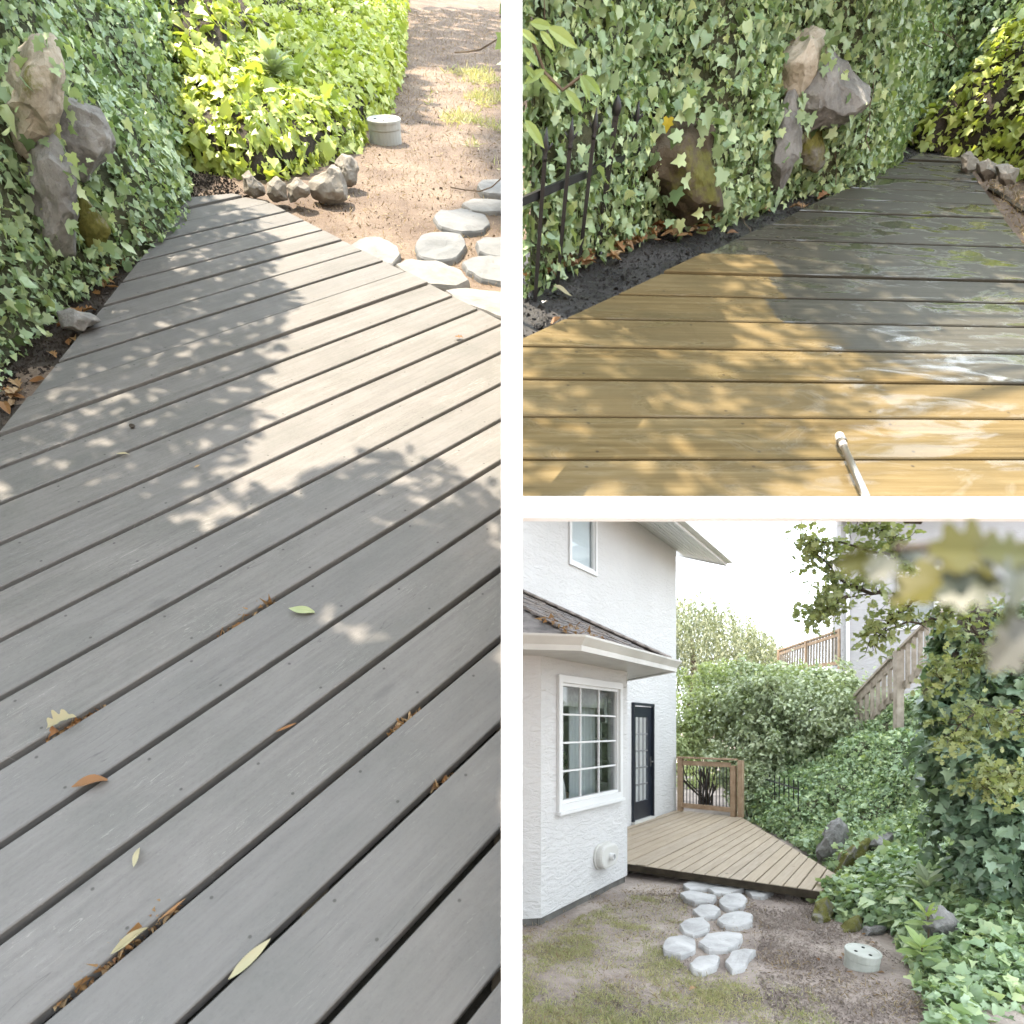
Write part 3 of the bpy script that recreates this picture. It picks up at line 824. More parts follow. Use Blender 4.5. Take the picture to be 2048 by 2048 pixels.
# white slabs added under both slopes: block sun from the yard, bounce light
def slab(plot, uvs, w0, w1, name):
    top = [plot.W(a, b, w0) for a, b in uvs]; bot = [plot.W(a, b, w1) for a, b in uvs]
    n = len(uvs)
    fs = [tuple(range(n)), tuple(reversed(range(n, 2 * n)))] + [(i, i + n, (i + 1) % n + n, (i + 1) % n) for i in range(n)]
    return struct(mesh_obj(name, top + bot, fs, M['white_paint']))
slab(TOPR, [f0 + [0, 0.45], f1 + [1.3, 0.45], (f1[0] + 2.0, 6.3), (f0[0], 6.3)], -0.066, -0.10, 'terrace_shade_slab')
slab(LEFT, [(-5.5, VL0), (U0L - 0.004, VL0), (U0L - 0.004, 25), (-9.5, 25)], -0.066, -0.13, 'terrace_shade_slab')
# white board added as the divider band below the upper right view
A, B = TOPR.P(1016, 1003), TOPR.P(2500, 1003)
off = -TOPR.v * 0.004
fb = MB()
fh = [41.5 / F * p[1] for p in (A, B)]
fy_ = np.array([0, -0.03, 0.0])
a0, b0_ = A + fy_, B + fy_
fb.add([a0, b0_, b0_ - [0, 0, fh[1]], a0 - [0, 0, fh[0]], a0 + [0, .025, 0], b0_ + [0, .025, 0], b0_ + [0, .025, -fh[1]], a0 + [0, .025, -fh[0]]],
       [(3, 2, 1, 0), (4, 5, 6, 7), (0, 1, 5, 4), (2, 3, 7, 6), (1, 2, 6, 5), (3, 0, 4, 7)])
fb = fb.build('view_divider_board', M['white_paint'])
tag(fb, 'long white board added as a divider along the front of the half-washed deck', 'fascia board')
pw = 41.5 / F * 1.2  # slim white post added as the divider between views
post = MB().box((-0.0004 - pw / 2, 1.2, -1.80), (pw, 0, 0), (0, 0.06, 0), (0, 0, 3.5)).build('view_divider_post', M['white_paint'])
tag(post, 'tall slim white post added to divide the grey deck from the other garden views', 'post')

# riser added in the terrace step to stop sun leaking onto the yard
vs = np.linspace(VL0, 6.2, 12)
struct(mesh_obj('sun_leak_riser', [LEFT.W(U0L - 0.002, v, -0.1) for v in vs] + [TOPR.W(U0T - 0.002, v, -0.07) for v in vs], [(i, i + 1, i + 13, i + 12) for i in range(11)], M['white_paint']))

# yard ground reaching to the horizon
def yard_ground():
    xs = np.r_[-300, -80, -20, np.linspace(-2, 9, 90), 14, 30, 90, 300]
    ys = np.r_[-60, -8, 0, 2.5, np.linspace(3.2, 15, 90), 22, 45, 120, 400]
    G = np.zeros((len(xs), len(ys), 3))
    for i, x in enumerate(xs):
        for j, y in enumerate(ys):
            near = 3 < y < 15 and -2 < x < 9
            G[i, j] = (x, y, -1.82 + (fbm((x, y, 0), 1.6, 4) * 0.022 if near else 0) - max(0, y - 14) * 0.0 )
    return struct(grid_mesh('ground', G, M['yard']))
yard_ground()

# ================================================================== LEFT VIEW: weathered grey deck
def pxs(plot, pts, w=0.0):
    return [plot.P(x, y, w) for x, y in pts]
WL = lambda u, v: LEFT.W(u, v)
dk = empty('wooden_deck', LEFT.P(*q((500, 900))[0]), 'weathered grey wooden deck with wide gaps, dappled by leaf shade', 'deck')
br = LEFT.uv(1003, 2300); bl = LEFT.uv(-420, 2300)
lu = LEFT.uv(41, 815); tp = LEFT.uv(378, 396); lu2 = lu + (lu - tp) * 0.55
ru = LEFT.uv(530, 400); rr = LEFT.uv(1003, 641); t_ = (U0L - 0.012 - rr[0]) / (rr[0] - ru[0]); rr2 = rr + (rr - ru) * t_
polyL = [WL(*lu2), WL(*tp), WL(*LEFT.uv(465, 388)), WL(*ru), WL(*rr2), WL(U0L - 0.012, br[1]), WL(lu2[0], br[1])]
deck(LEFT, polyL, (-8, 26), 0.10, M['deck_grey'], dk)
# joists seen through the gaps
mb = MB()
for i in range(6):
    u = -2.2 + i * 0.45
    mb.box(LEFT.W(u, -0.4, -0.046), LEFT.u * 0.05, LEFT.v * 3.2, LEFT.n * 0.010)
stuff(mb.build('joist', M['joist'], dk))
struct(mesh_obj('soil_bed', [LEFT.W(a, b, -0.044 + 0.0) for a, b in [LEFT.uv(*p) for p in [(-500, 1500), (-160, 560), (150, 480), (330, 360), (375, 400), (120, 740), (-100, 1010), (-330, 1500)]]], [tuple(range(8))], M['soil_dark']))

# near-black sheet below the planks paints the shade of the gaps
struct(mesh_obj('gap_shade_sheet', [p - LEFT.n * 0.0455 for p in polyL], [tuple(range(len(polyL)))], M['gap_shade']))
# boulders of the ivy bank on the left
GL = bank_grid(LEFT, [(-420, 1350), (-190, 900), (40, 668), (110, 610), (185, 545), (250, 512), (330, 470), (362, 395), (350, 340), (420, 250), (500, 190)],
               [(0, -0.06), (0.05, 0.12), (0.14, 0.42), (0.34, 0.85), (0.6, 1.3), (1.1, 1.9), (1.8, 2.3)], 1, 90, 0.16, xmax=-0.085)
RIMS = []
def rim_leaves(lst, parent, mat, n=34, size=(0.05, 0.085), spread=0.05):
    """ivy trailing over the edges of the boulders"""
    P_, Z_ = [], []
    for plot, foot, ol, ps, th in lst:
        fp = plot.P(*foot) if len(foot) == 2 else ray(foot[0], foot[1]) * foot[2]; o_ = resample([plot.stand(fp, x, y, 0.25, ps + th * 0.35) for x, y in ol + ol[:1]], n)
        c = o_.mean(0)
        for p in o_:
            low = ((p - c) @ plot.n) < -0.05
            if low and RNG.random() < 0.6: continue
            P_.append(p + (p - c) * RNG.uniform(-0.16, 0.24) + RNG.normal(size=3) * spread); Z_.append(-plot.v + plot.n * 0.5)
    P_ = np.array(P_); m = len(P_); up = lst[0][0].n
    leaf_cloud('foliage', P_, rows(np.array(Z_) + rnd3(m) * 0.5), rows(-up + rnd3(m) * 0.6), RNG.uniform(size[0], size[1], m), T_IVY, mat, parent)
ROCKS_L = [
    ('boulder', (170, 400), q((38, 120), (60, 85), (95, 92), (112, 130), (108, 170), (95, 215), (78, 265), (55, 300), (25, 300), (15, 200)), 'rock_tan', 'big tan boulder at the upper left of the grey deck view', 0.22, 0.30),
    ('boulder', (215, 420), q((92, 190), (120, 180), (150, 205), (178, 235), (193, 262), (188, 285), (165, 300), (150, 322), (118, 305), (82, 265), (78, 240)), 'rock_grey', 'dark grey jutting boulder beside the tan boulder, grey deck view', 0.25, 0.34),
    ('boulder', (120, 560), q((62, 280), (95, 270), (112, 295), (128, 330), (132, 400), (130, 450), (100, 470), (75, 420), (60, 340)), 'rock_grey', 'tall grey slab of rock under the tan boulder, grey deck view', 0.12, 0.30),
    ('boulder', (190, 500), q((135, 350), (150, 365), (175, 395), (192, 425), (190, 455), (165, 462), (140, 430), (130, 390)), 'rock_moss', 'mossy leaning rock beside the grey slab, grey deck view', 0.08, 0.26),
]
for k, (nm, foot, ol, mt, lb, th, ps) in enumerate(ROCKS_L):
    c_, d_ = bank_front(GL, ol); foot = (c_[0], c_[1], d_); ps = 0.02 + 0.02 * (k == 1); CLEAR.append((shrink(ol, 1.08), 0.96))
    rock(nm, LEFT, foot, ol, M[mt], lb, 'boulder', th, 0.25, ps, 0.08, seed=k)
    RIMS.append((LEFT, foot, ol, ps, th))
rock('rock', LEFT, (150, 655), q((118, 592), (140, 583), (165, 592), (180, 605), (160, 622), (125, 615)), M['rock_grey'], 'low flat grey rock half buried in soil by the grey deck', 'rock', 0.08, 0.6, 0.02, seed=11)
EDGE_L = [
    ((500, 386), q((452, 322), (470, 318), (498, 345), (500, 358), (480, 364), (460, 355)), 'rock_pale', 'wedge-shaped stone at the left end of the row beyond the grey deck'),
    ((552, 398), q((503, 338), (520, 330), (536, 340), (540, 368), (515, 374), (503, 360)), 'rock_pale', 'small pale upright stone second in the row beyond the grey deck'),
    ((595, 402), q((538, 345), (555, 330), (580, 345), (582, 358), (556, 376), (540, 366)), 'rock_pale', 'squat pale stone third in the row beyond the grey deck'),
    ((680, 394), q((578, 330), (600, 315), (620, 300), (640, 308), (652, 340), (650, 360), (620, 372), (588, 360)), 'rock_pale', 'largest pale stone in the row, grey deck view'),
    ((705, 368), q((632, 300), (645, 282), (662, 282), (674, 310), (670, 335), (652, 346), (640, 320)), 'rock_pale', 'pale stone at the right end of the row under the bright ivy'),
]
for k, (foot, ol, mt, lb) in enumerate(EDGE_L):
    rock('edging_stone', LEFT, foot, ol, M[mt], lb, 'rock', 0.09, 0.45, 0.0, 0.06, 'stones edging the bright ivy bed', seed=20 + k, grow_=1.05, sink=0.1)

FLAGS_L = [
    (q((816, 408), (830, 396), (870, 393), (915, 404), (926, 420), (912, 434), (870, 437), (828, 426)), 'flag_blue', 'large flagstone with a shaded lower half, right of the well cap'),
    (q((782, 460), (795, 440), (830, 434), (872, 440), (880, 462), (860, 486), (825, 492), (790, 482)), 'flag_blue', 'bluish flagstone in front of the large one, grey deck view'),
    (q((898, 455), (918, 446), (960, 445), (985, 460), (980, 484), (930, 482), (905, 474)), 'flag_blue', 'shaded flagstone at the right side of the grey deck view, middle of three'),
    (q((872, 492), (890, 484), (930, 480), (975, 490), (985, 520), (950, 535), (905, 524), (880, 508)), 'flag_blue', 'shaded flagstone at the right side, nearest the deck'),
    (q((662, 462), (680, 448), (720, 447), (748, 460), (756, 478), (740, 496), (722, 496), (690, 478)), 'flag', 'white flagstone touching the far part of the grey deck edge'),
    (q((745, 498), (770, 487), (820, 490), (870, 508), (888, 530), (860, 542), (815, 536), (775, 518)), 'flag', 'long white flagstone along the middle of the grey deck edge'),
    (q((838, 548), (870, 543), (930, 548), (1000, 565), (1000, 598), (950, 600), (900, 580), (850, 558)), 'flag', 'pale flagstone at the right end of the grey deck edge'),
    (q((870, 384), (890, 374), (930, 375), (975, 382), (970, 396), (930, 398), (890, 394)), 'flag', 'thin pale flagstone far right behind the large flagstone'),
    (q((900, 350), (912, 338), (940, 336), (970, 345), (965, 364), (925, 366), (908, 362)), 'flag', 'farthest small flagstone at the right of the grey deck view'),
]
for k, (ol, mt, lb) in enumerate(FLAGS_L):
    flagstone(LEFT, ol, lb, M[mt], -0.022 + 0.004 * (k % 3), 0.04, 40 + k)

def well_cap(plot, px, py, r, hgt, axis, label, w=-0.05, mat='cap'):
    b = plot.P(px, py, w)
    t = empty('well_cap', b, label, 'well cap')
    ax = nrmz(axis)
    MB().lathe(b - ax * 0.03, ax, [(r * 0.98, 0), (r * 0.97, hgt * 0.7), (r * 1.0, hgt * 0.74), (r * 1.0, hgt)]).build('body', M[mat], t, False)
    lid = MB().lathe(b + ax * (hgt - 0.03), ax, [(r * 1.035, 0.001), (r * 1.04, 0.016), (r * 1.0, 0.022), (r * 0.9, 0.020), (r * 0.88, 0.017), (r * 0.1, 0.018)]).build('lid', M[mat], t)
    a = nrmz(np.cross(ax, [0.3, 0.9, 0.2])); c = np.cross(ax, a)
    for k, (x, y) in enumerate(((0.45, 0.25), (-0.3, 0.5), (-0.1, -0.5))):
        MB().lathe(b + ax * (hgt - 0.03 + 0.0172) + (a * x + c * y) * r, ax, [(0.012, 0), (0.013, 0.003), (0.012, 0.004)], 10).build('bolt_hole', M['dark_hole'], lid)
    return t
well_cap(LEFT, 772, 284, 0.15, 0.17, LEFT.n + LEFT.u * -0.05, 'round whitish well cap standing on sunny straw-covered soil', mat='cap_white')

# ivy bank rising on the left, low sunlit ivy bed beyond the deck
ivyL = empty('ivy_bank', LEFT.P(150, 560), 'shaded green ivy bank with boulders left of the grey deck', 'ivy')
adopt(grid_mesh('bank_soil', GL, M['soil_shade']), ivyL)
ivy_on(GL, LEFT.n, 38000, 'foliage', M['ivy'], ivyL, (0.026, 0.054), T_IVY, 120, 0.10)
vines(GL, LEFT.n, 90, ivyL)
rim_leaves(RIMS, ivyL, M['ivy'], 64, (0.03, 0.07), 0.05)
ivyS = empty('ivy_bed', LEFT.P(560, 300), 'bright yellow-green sunlit ivy bed beyond the end of the grey deck', 'ivy')
GS = bank_grid(LEFT, [(300, 345), (350, 318), (445, 330), (520, 348), (600, 330), (665, 300), (712, 282), (706, 255), (765, 215), (792, 140), (800, 60), (806, -10)],
               [(0, -0.06), (0.05, 0.10), (0.2, 0.19), (0.6, 0.28), (1.2, 0.42), (2.0, 0.75), (3.0, 1.5)], 1, 80, 0.09, seed=4, xmax=-0.085)
adopt(grid_mesh('bed_soil', GS, M['soil_dark']), ivyS)
ivy_on(GS, LEFT.n, 17000, 'foliage', M['ivy_sun_tint'], ivyS, (0.055, 0.10), T_IVY, 120, 0.10, 0.5)
ivy_on(GS[:, :11], LEFT.n, 9000, 'foliage', M['ivy_sun_tint'], ivyS, (0.055, 0.09), T_IVY, 100, 0.10, 0.5)

def whorl(name, plot, base, up, n, length, mat, label, cat, stem=0.3, flat=0.9, T=T_LANCE, seed=0):
    t = empty(name, base, label, cat)
    rs = np.random.default_rng(seed)
    top = base + up * stem
    MB().tube([base - up * 0.05, base + up * stem * 0.5 + plot.u * 0.01, top], [0.008, 0.007, 0.005], 6).build('stem', M['vine'], t)
    P_, Z_, T_, S_ = [], [], [], []
    for k in range(n):
        a = 2.4 * k + rs.normal() * 0.2; r = nrmz(plot.u * math.cos(a) + plot.v * math.sin(a))
        e = flat * (0.35 + 0.65 * (k / n)); tp_ = nrmz(r * e + up * (1.05 - e) + rs.normal(size=3) * 0.1)
        P_.append(top - up * stem * 0.35 * (k / n)); T_.append(tp_); Z_.append(nrmz(up - tp_ * (up @ tp_) + r * 0.05)); S_.append(length * rs.uniform(0.75, 1.1))
    leaf_children('leaf', np.array(P_), np.array(Z_), np.array(T_), S_, T, mat, t)
    return t
whorl('lance_leaf_shrub', LEFT, LEFT.P(565, 200, 0.2), nrmz(LEFT.n - LEFT.u * 0.15), 34, 0.24, M['lance'], 'grey-green shrub with long narrow leaves rising from the bright ivy', 'shrub', 0.22)
whorl('lance_leaf_sprout', LEFT, LEFT.P(600, 190, 0.2), LEFT.n, 9, 0.26, M['lance_bright'], 'bright arching sprout right of the narrow-leaved shrub', 'plant', 0.12, seed=4)
mb = MB().tube([LEFT.P(578, 285, 0.12), LEFT.P(583, 235, 0.2)], 0.012, 6).build('stump_stake', M['bark'])
tag(mb, 'short grey stick standing in the bright ivy bed', 'stick')

# ================================================================== UPPER RIGHT VIEW: half-washed wet deck
dt = empty('wooden_deck', TOPR.P(1500, 800), 'wet half-washed deck, golden where cleaned and dark where still dirty', 'deck')
WT = lambda uv: TOPR.W(*uv)
e0, e1 = TOPR.uv(1044, 676), TOPR.uv(1790, 331)
tt = (U0T + 0.010 - e0[0]) / (e1[0] - e0[0]); eL = e0 + (e1 - e0) * tt
rA, rB = TOPR.uv(1925, 318), TOPR.uv(2006, 430); rC = rB + (rB - rA) * 2.2
fr1 = TOPR.uv(2400, 1003)
polyT = [WT(eL), WT(e1), WT(TOPR.uv(1840, 308)), WT(rA), WT(rC), WT((rC[0] + 1.2, fr1[1])) if rC[0] + 1.2 > fr1[0] else WT(fr1), WT(fr1), WT((U0T + 0.010, TOPR.uv(1040, 1003)[1]))]
polyT = [WT(eL), WT(e1), WT(TOPR.uv(1840, 308)), WT(rA), WT(rC), WT(fr1), WT((U0T + 0.010, TOPR.uv(1040, 1003)[1]))]
alT = np.cross(TOPR.n, TOPR.e); alT = -alT if alT[0] < 0 else alT
def wash(k):
    # far planks still dirty, middle planks washed up to an edge, near planks clean
    edge = {6: 1540, 7: 1548, 8: 1540, 9: 1590, 10: 1700}
    if k <= 5: return -99.0, 0.02
    if k >= 11: return 99.0, 0.02
    c = TOPR.c0 + (k + 0.5) * TOPR.dw
    lo = None
    for y in range(300, 1003, 3):                      # pixel row of this plank at that column
        if lo is None or abs(TOPR.P(edge[k], y) @ TOPR.e - c) < lo[0]: lo = (abs(TOPR.P(edge[k], y) @ TOPR.e - c), y)
    return float(TOPR.P(edge[k], lo[1]) @ alT), {9: 0.12, 10: 0.45}.get(k, 0.004)
deck(TOPR, polyT, (-6, 16), 0.07, M['deck_wash'], dt, wash=wash)
mb = MB()
for i in range(8):
    mb.box(TOPR.W(0.15 + i * 0.4, f0[1] + 0.05, -0.047), TOPR.u * 0.04, TOPR.v * 3.0, TOPR.n * 0.009)
stuff(mb.build('joist', M['joist'], dt))
struct(mesh_obj('soil_bed', [TOPR.P(x, y, -0.036) for x, y in [(1021, 520), (1220, 440), (1500, 380), (1720, 330), (1800, 240), (1960, 250), (1950, 330), (1790, 345), (1560, 452), (1400, 520), (1240, 600), (1022, 705)]], [tuple(range(12))], M['soil_wet']))

struct(mesh_obj('gap_shade_sheet', [p - TOPR.n * 0.0455 for p in polyT], [tuple(range(len(polyT)))], M['gap_shade']))  # gap shade painted as a near-black sheet
footT = [(1030, 575), (1124, 516), (1219, 478), (1320, 432), (1420, 435), (1505, 405), (1580, 372), (1640, 374), (1717, 362), (1770, 318), (1788, 280), (1800, 250), (1850, 235), (1930, 262), (2060, 330), (2300, 480)]
GT = bank_grid(TOPR, footT, [(a * ST, b * ST) for a, b in [(0, -0.05), (0.03, 0.10), (0.10, 0.36), (0.24, 0.75), (0.45, 1.2), (0.8, 1.75), (1.3, 2.2)]], 1, 110, 0.10, [(0, 1), (0.62, 1), (0.75, 0.75), (1, 0.62)], seed=9, xmin=0.06)
ROCKS_T = [
    ((1520, 430), q((1480, 110), (1498, 82), (1530, 72), (1556, 88), (1560, 112), (1540, 140), (1520, 165), (1490, 190), (1475, 175)), 'rock_tan', 'tan moss-specked boulder high in the ivy of the washed deck view', 0.2, 0.16),
    ((1630, 425), q((1500, 175), (1530, 135), (1562, 110), (1590, 130), (1617, 170), (1618, 190), (1592, 212), (1560, 225), (1530, 236), (1508, 215)), 'rock_grey', 'dark angular boulder jutting from ivy above the washed deck', 0.26, 0.22),
    ((1540, 420), q((1462, 260), (1480, 200), (1495, 190), (1508, 215), (1505, 260), (1490, 320), (1470, 355), (1455, 330), (1450, 290)), 'rock_grey', 'upright grey slab of rock below the tan boulder, washed deck view', 0.12, 0.16),
    ((1615, 400), q((1510, 222), (1530, 235), (1545, 270), (1548, 305), (1535, 318), (1515, 310), (1505, 280)), 'rock_moss', 'green mossy rock beside the upright slab, washed deck view', 0.1, 0.12),
    ((1380, 470), q((1245, 260), (1265, 238), (1300, 235), (1330, 262), (1345, 330), (1352, 380), (1310, 395), (1262, 380), (1245, 320)), 'rock_brown', 'brown mossy rock sunk in ivy at the left of the washed deck view', 0.18, 0.14),
]
RIMT = []
for k, (foot, ol, mt, lb, th, ps) in enumerate(ROCKS_T):
    c_, d_ = bank_front(GT, ol); foot = (c_[0], c_[1], d_); ps = 0.02; CLEAR.append((shrink(ol, 1.08), 0.96 if k < 4 else 0.75))
    th *= ST
    rock('boulder', TOPR, foot, ol, M[mt], lb, 'boulder', th, 0.25, ps, 0.08, seed=50 + k)
    RIMT.append((TOPR, foot, ol, ps, th))
EDGE_T = [
    ((1955, 345), q((1815, 285), (1835, 278), (1850, 290), (1848, 312), (1830, 322), (1816, 312)), 'grey pitted stone at the left of the row right of the washed deck'),
    ((1990, 362), q((1848, 300), (1868, 292), (1884, 302), (1884, 330), (1862, 336), (1848, 326)), 'pale stone in the middle of the row right of the washed deck'),
    ((2030, 372), q((1884, 305), (1905, 298), (1925, 310), (1922, 340), (1898, 344), (1886, 334)), 'pale stone at the right edge beyond the washed deck'),
]
for k, (foot, ol, lb) in enumerate(EDGE_T):
    rock('edging_stone', TOPR, foot, ol, M['rock_pale'], lb, 'rock', 0.08 * ST, 0.4, 0.0, 0.06, 'stones right of the washed deck', seed=60 + k, grow_=1.05, sink=0.1)

ivyT = empty('ivy_bank', TOPR.P(1300, 470), 'tall green ivy bank with boulders behind the washed deck', 'ivy')
for x, y in ((1234, 225), (1190, 255), (1142, 275), (1091, 300)): CLEAR.append(([(x - 13, y - 20), (x + 13, y - 20), (x + 11, y + 26), (x - 11, y + 26)], 0.9))
CLEAR.append(([(1050, 322), (1215, 280), (1290, 290), (1290, 345), (1215, 330), (1050, 370)], 0.12))
adopt(grid_mesh('bank_soil', GT, M['soil_shade']), ivyT)
ivy_on(GT, TOPR.n, 68000, 'foliage', M['ivy'], ivyT, (0.015, 0.036), T_IVY, 280, 0.08)
vines(GT, TOPR.n, 110, ivyT, None, 0.33, 0.002)
rim_leaves(RIMT, ivyT, M['ivy'], 44, (0.03, 0.055), 0.03)
rim_leaves(RIMT[4:], ivyT, M['ivy'], 60, (0.035, 0.06), 0.06)
ivyR = empty('ivy_clump', TOPR.P(1980, 330), 'sunlit yellow-green ivy clump at the right edge of the washed deck view', 'ivy')
GR = bank_grid(TOPR, [(1800, 262), (1840, 285), (1900, 292), (1980, 312), (2080, 350), (2250, 440)], [(0, -0.04), (0.02, 0.07), (0.07, 0.22), (0.2, 0.4), (0.46, 0.56)], 1, 40, 0.04, [(0, 0.3), (0.3, 0.9), (1, 1.4)])
adopt(grid_mesh('bed_soil', GR, M['soil_dark']), ivyR)
ivy_on(GR, TOPR.n, 2600, 'foliage', M['ivy_sun_tint'], ivyR, (0.032, 0.055), T_IVY, 50, 0.05, 0.5)

# black iron fence half swallowed by the ivy
fe = empty('iron_fence', TOPR.P(1150, 520), 'black iron picket fence with spear tips swallowed by ivy', 'fence')
def finial(top, up, ball=False):
    m = MB()
    if ball:
        m.lathe(top - up * 0.03 * ST, up, [(a * ST, b * ST) for a, b in [(0.011, -0.03), (0.016, -0.02), (0.011, -0.01), (0.022, 0.005), (0.025, 0.03), (0.014, 0.055), (0.003, 0.07)]], 12)
    else:
        m.lathe(top - up * 0.03 * ST, up, [(a * ST, b * ST) for a, b in [(0.012, -0.02), (0.013, -0.005), (0.008, 0.0), (0.018, 0.02), (0.012, 0.045), (0.002, 0.09)]], 8)
        for s in (-1, 1): m.tube([top - up * 0.013, top - up * 0.003 + TOPR.u * s * 0.012, top + up * 0.008 + TOPR.u * s * 0.02], [0.004, 0.004, 0.0015], 5)
    return m
fence_tops = [(1030, 318, 0), (1091, 292, 0), (1142, 270, 0), (1190, 250, 0), (1234, 212, 1), (1274, 232, 0), (1312, 220, 0)]
tops3 = []
for k, (x, y, ball) in enumerate(fence_tops):
    foot = TOPR.P(1000 + k * 62, 590 - k * 26)
    tpp = TOPR.stand(foot, x, y, 0.12, 0.10)
    up = TOPR.n
    b = tpp - up * 0.5
    mbp = MB().bar(b, tpp - up * 0.03 * ST, 0.012 if not ball else 0.017, 0.012 if not ball else 0.017, TOPR.v)
    p_ = mbp.build('picket', M['iron'], fe)
    finial(tpp, up, ball).build('finial', M['iron'], p_, True)
    tops3.append(tpp)
for dn in (0.10, 0.41):
    MB().bar(tops3[0] - TOPR.n * dn, tops3[-1] - TOPR.n * dn, 0.011, 0.02, TOPR.n).build('rail', M['iron'], fe)

# large lance leaves of a shrub hanging in at the upper left
sh = empty('laurel_branch', TOPR.stand(TOPR.P(1000, 585), 1050, 130, 0.1, 0.17), 'pale green long-leaved shrub branch hanging over the ivy, washed deck view', 'shrub')
lv = [((1095, 55), (1150, 88), .16), ((1080, 62), (1108, 98), .13), ((1046, 95), (1075, 128), .15), ((1050, 130), (1072, 152), .12), ((1078, 150), (1120, 178), .14), ((1090, 140), (1052, 158), .13), ((1160, 150), (1180, 195), .13), ((1165, 150), (1200, 185), .13), ((1050, 240), (1085, 290), .13), ((1130, 180), (1165, 215), .14), ((1060, 45), (1100, 50), .12), ((1040, 60), (1075, 75), .12)]
pp, zz, tt_, ss = [], [], [], []
ff = TOPR.P(1000, 585)
for a, b, s in lv:
    A_, B_ = TOPR.stand(ff, *a, 0.1, 0.17), TOPR.stand(ff, *b, 0.1, 0.185)
    pp.append(A_); tt_.append(B_ - A_); zz.append(nrmz(-TOPR.v + TOPR.n * 0.5 + RNG.normal(size=3) * 0.15)); ss.append(np.linalg.norm(B_ - A_) * 1.1)
leaf_children('leaf', np.array(pp), np.array(zz), np.array(tt_), ss, T_LANCE, M['lance_bright'], sh)
MB().tube([TOPR.stand(ff, *p, 0.1, 0.165) for p in ((1000, 30), (1060, 70), (1090, 145), (1125, 180), (1165, 150))], 0.004, 5).build('stem', M['vine'], sh)

# pressure-washer lance lying on the boards
wa = empty('washer_lance', TOPR.P(1700, 940), 'steel pressure-washer lance with white nozzle lying on the golden boards', 'washer lance')
tipw, endw = TOPR.P(1678, 872, 0.02), TOPR.P(1733, 996, 0.02)
dirw = nrmz(endw - tipw)
MB().tube([tipw + dirw * 0.0460, tipw * 0.4 + endw * 0.6, endw], [0.0075, 0.0082, 0.0082], 12).build('tube', M['metal'], wa, True)
MB().tube([tipw - dirw * 0.0079, tipw, tipw + dirw * 0.0197, tipw + dirw * 0.0223, tipw + dirw * 0.0493], [0.0072, 0.0105, 0.0105, 0.0088, 0.0088], 14).build('nozzle', M['nozzle'], wa, True)
MB().tube([tipw + dirw * 0.0237, tipw + dirw * 0.0329], [0.0122, 0.0122], 14).build('collar', M['metal'], wa)

# ------------------------------------------------------------------ trees overhead that throw the dappled shade
def inside(poly, x, y):
    c = False; n = len(poly)
    for i in range(n):
        (x1, y1), (x2, y2) = poly[i], poly[i - 1]
        if (y1 > y) != (y2 > y) and x < (x2 - x1) * (y - y1) / (y2 - y1) + x1: c = not c
    return c

def shade_tree(plot, poly_px, n, label, trunk_uv, dist=(3.3, 4.6), size=(0.075, 0.12), extra=None, clump=0.10, holes=(), more=None, dens=None):
    poly = [tuple(plot.uv(x, y)) for x, y in poly_px]
    hs = [(plot.uv(x, y), r * 1.7) for x, y, r in holes]
    xs, ys = [p[0] for p in poly], [p[1] for p in poly]
    pts = []
    while len(pts) < n:
        a, b = RNG.uniform(min(xs), max(xs)), RNG.uniform(min(ys), max(ys))
        if not inside(poly, a, b): continue
        if dens is not None and RNG.random() > dens(a, b): continue
        k = RNG.integers(2, 8)
        for _ in range(k):
            da, db = RNG.normal(size=2) * clump
            if any((a + da - h[0]) ** 2 + (b + db - h[1]) ** 2 < r * r for h, r in hs): continue
            if inside(poly, a + da, b + db): pts.append(plot.W(a + da, b + db, 0))
    pts = np.array(pts)
    if extra is not None: pts = np.concatenate([pts, extra])
    m = len(pts)
    lay = RNG.uniform(dist[0], dist[1], (m, 1))
    P_ = pts + S * lay
    base = plot.W(*trunk_uv, -0.05)
    t = empty('oak_tree', base, label, 'tree')
    leaf_cloud('crown', P_, rows(S * 0.9 + rnd3(m) * 0.55), rows(rnd3(m)), RNG.uniform(size[0], size[1], m), T_OAK, M['oak'], t)
    if more is not None: leaf_cloud('crown', more, rows(rnd3(len(more)) + [0, 0, 0.5]), rows(rnd3(len(more))), RNG.uniform(0.12, 0.2, len(more)), T_OAK, M['ivy_dark'], t)
    c = P_.mean(0); top = base + plot.n * 2.4
    tb = MB().tube([base - plot.n * 0.2, base + plot.n * 0.8, top, top * 0.6 + c * 0.4, c], [0.14, 0.12, 0.10, 0.07, 0.03], 9).build('trunk', M['bark'], t, True)
    mb = MB()
    for k in RNG.integers(0, m, 26):
        e = P_[k]; s0 = top * 0.45 + c * 0.55
        mb.tube([s0, s0 * 0.5 + e * 0.5 + S * 0.1, e], [0.022, 0.014, 0.005], 5)
    mb.build('limb', M['bark'], t)
    return t
shL = q((-150, 800), (200, 440), (330, 345), (400, 368), (470, 398), (525, 450), (515, 500), (550, 560), (520, 600), (522, 680), (488, 740), (478, 830), (436, 900), (438, 965), (560, 905), (660, 872), (760, 850), (850, 872), (945, 925), (960, 940), (960, 2150), (-150, 2150))
pb, _ = sample_grid(GL, 2400)
vmid = LEFT.uv(300, 1060)[1]
farsh = []
while len(farsh) < 1500:
    x_, y_ = RNG.uniform(500, 1010), RNG.uniform(5, 170)
    if inside([(520, 5), (1010, 5), (1010, 118), (900, 132), (800, 112), (740, 120), (640, 165), (560, 140)], x_, y_): farsh.append(LEFT.P(x_, max(y_, 10), 0.35 if x_ < 790 else 0.0))
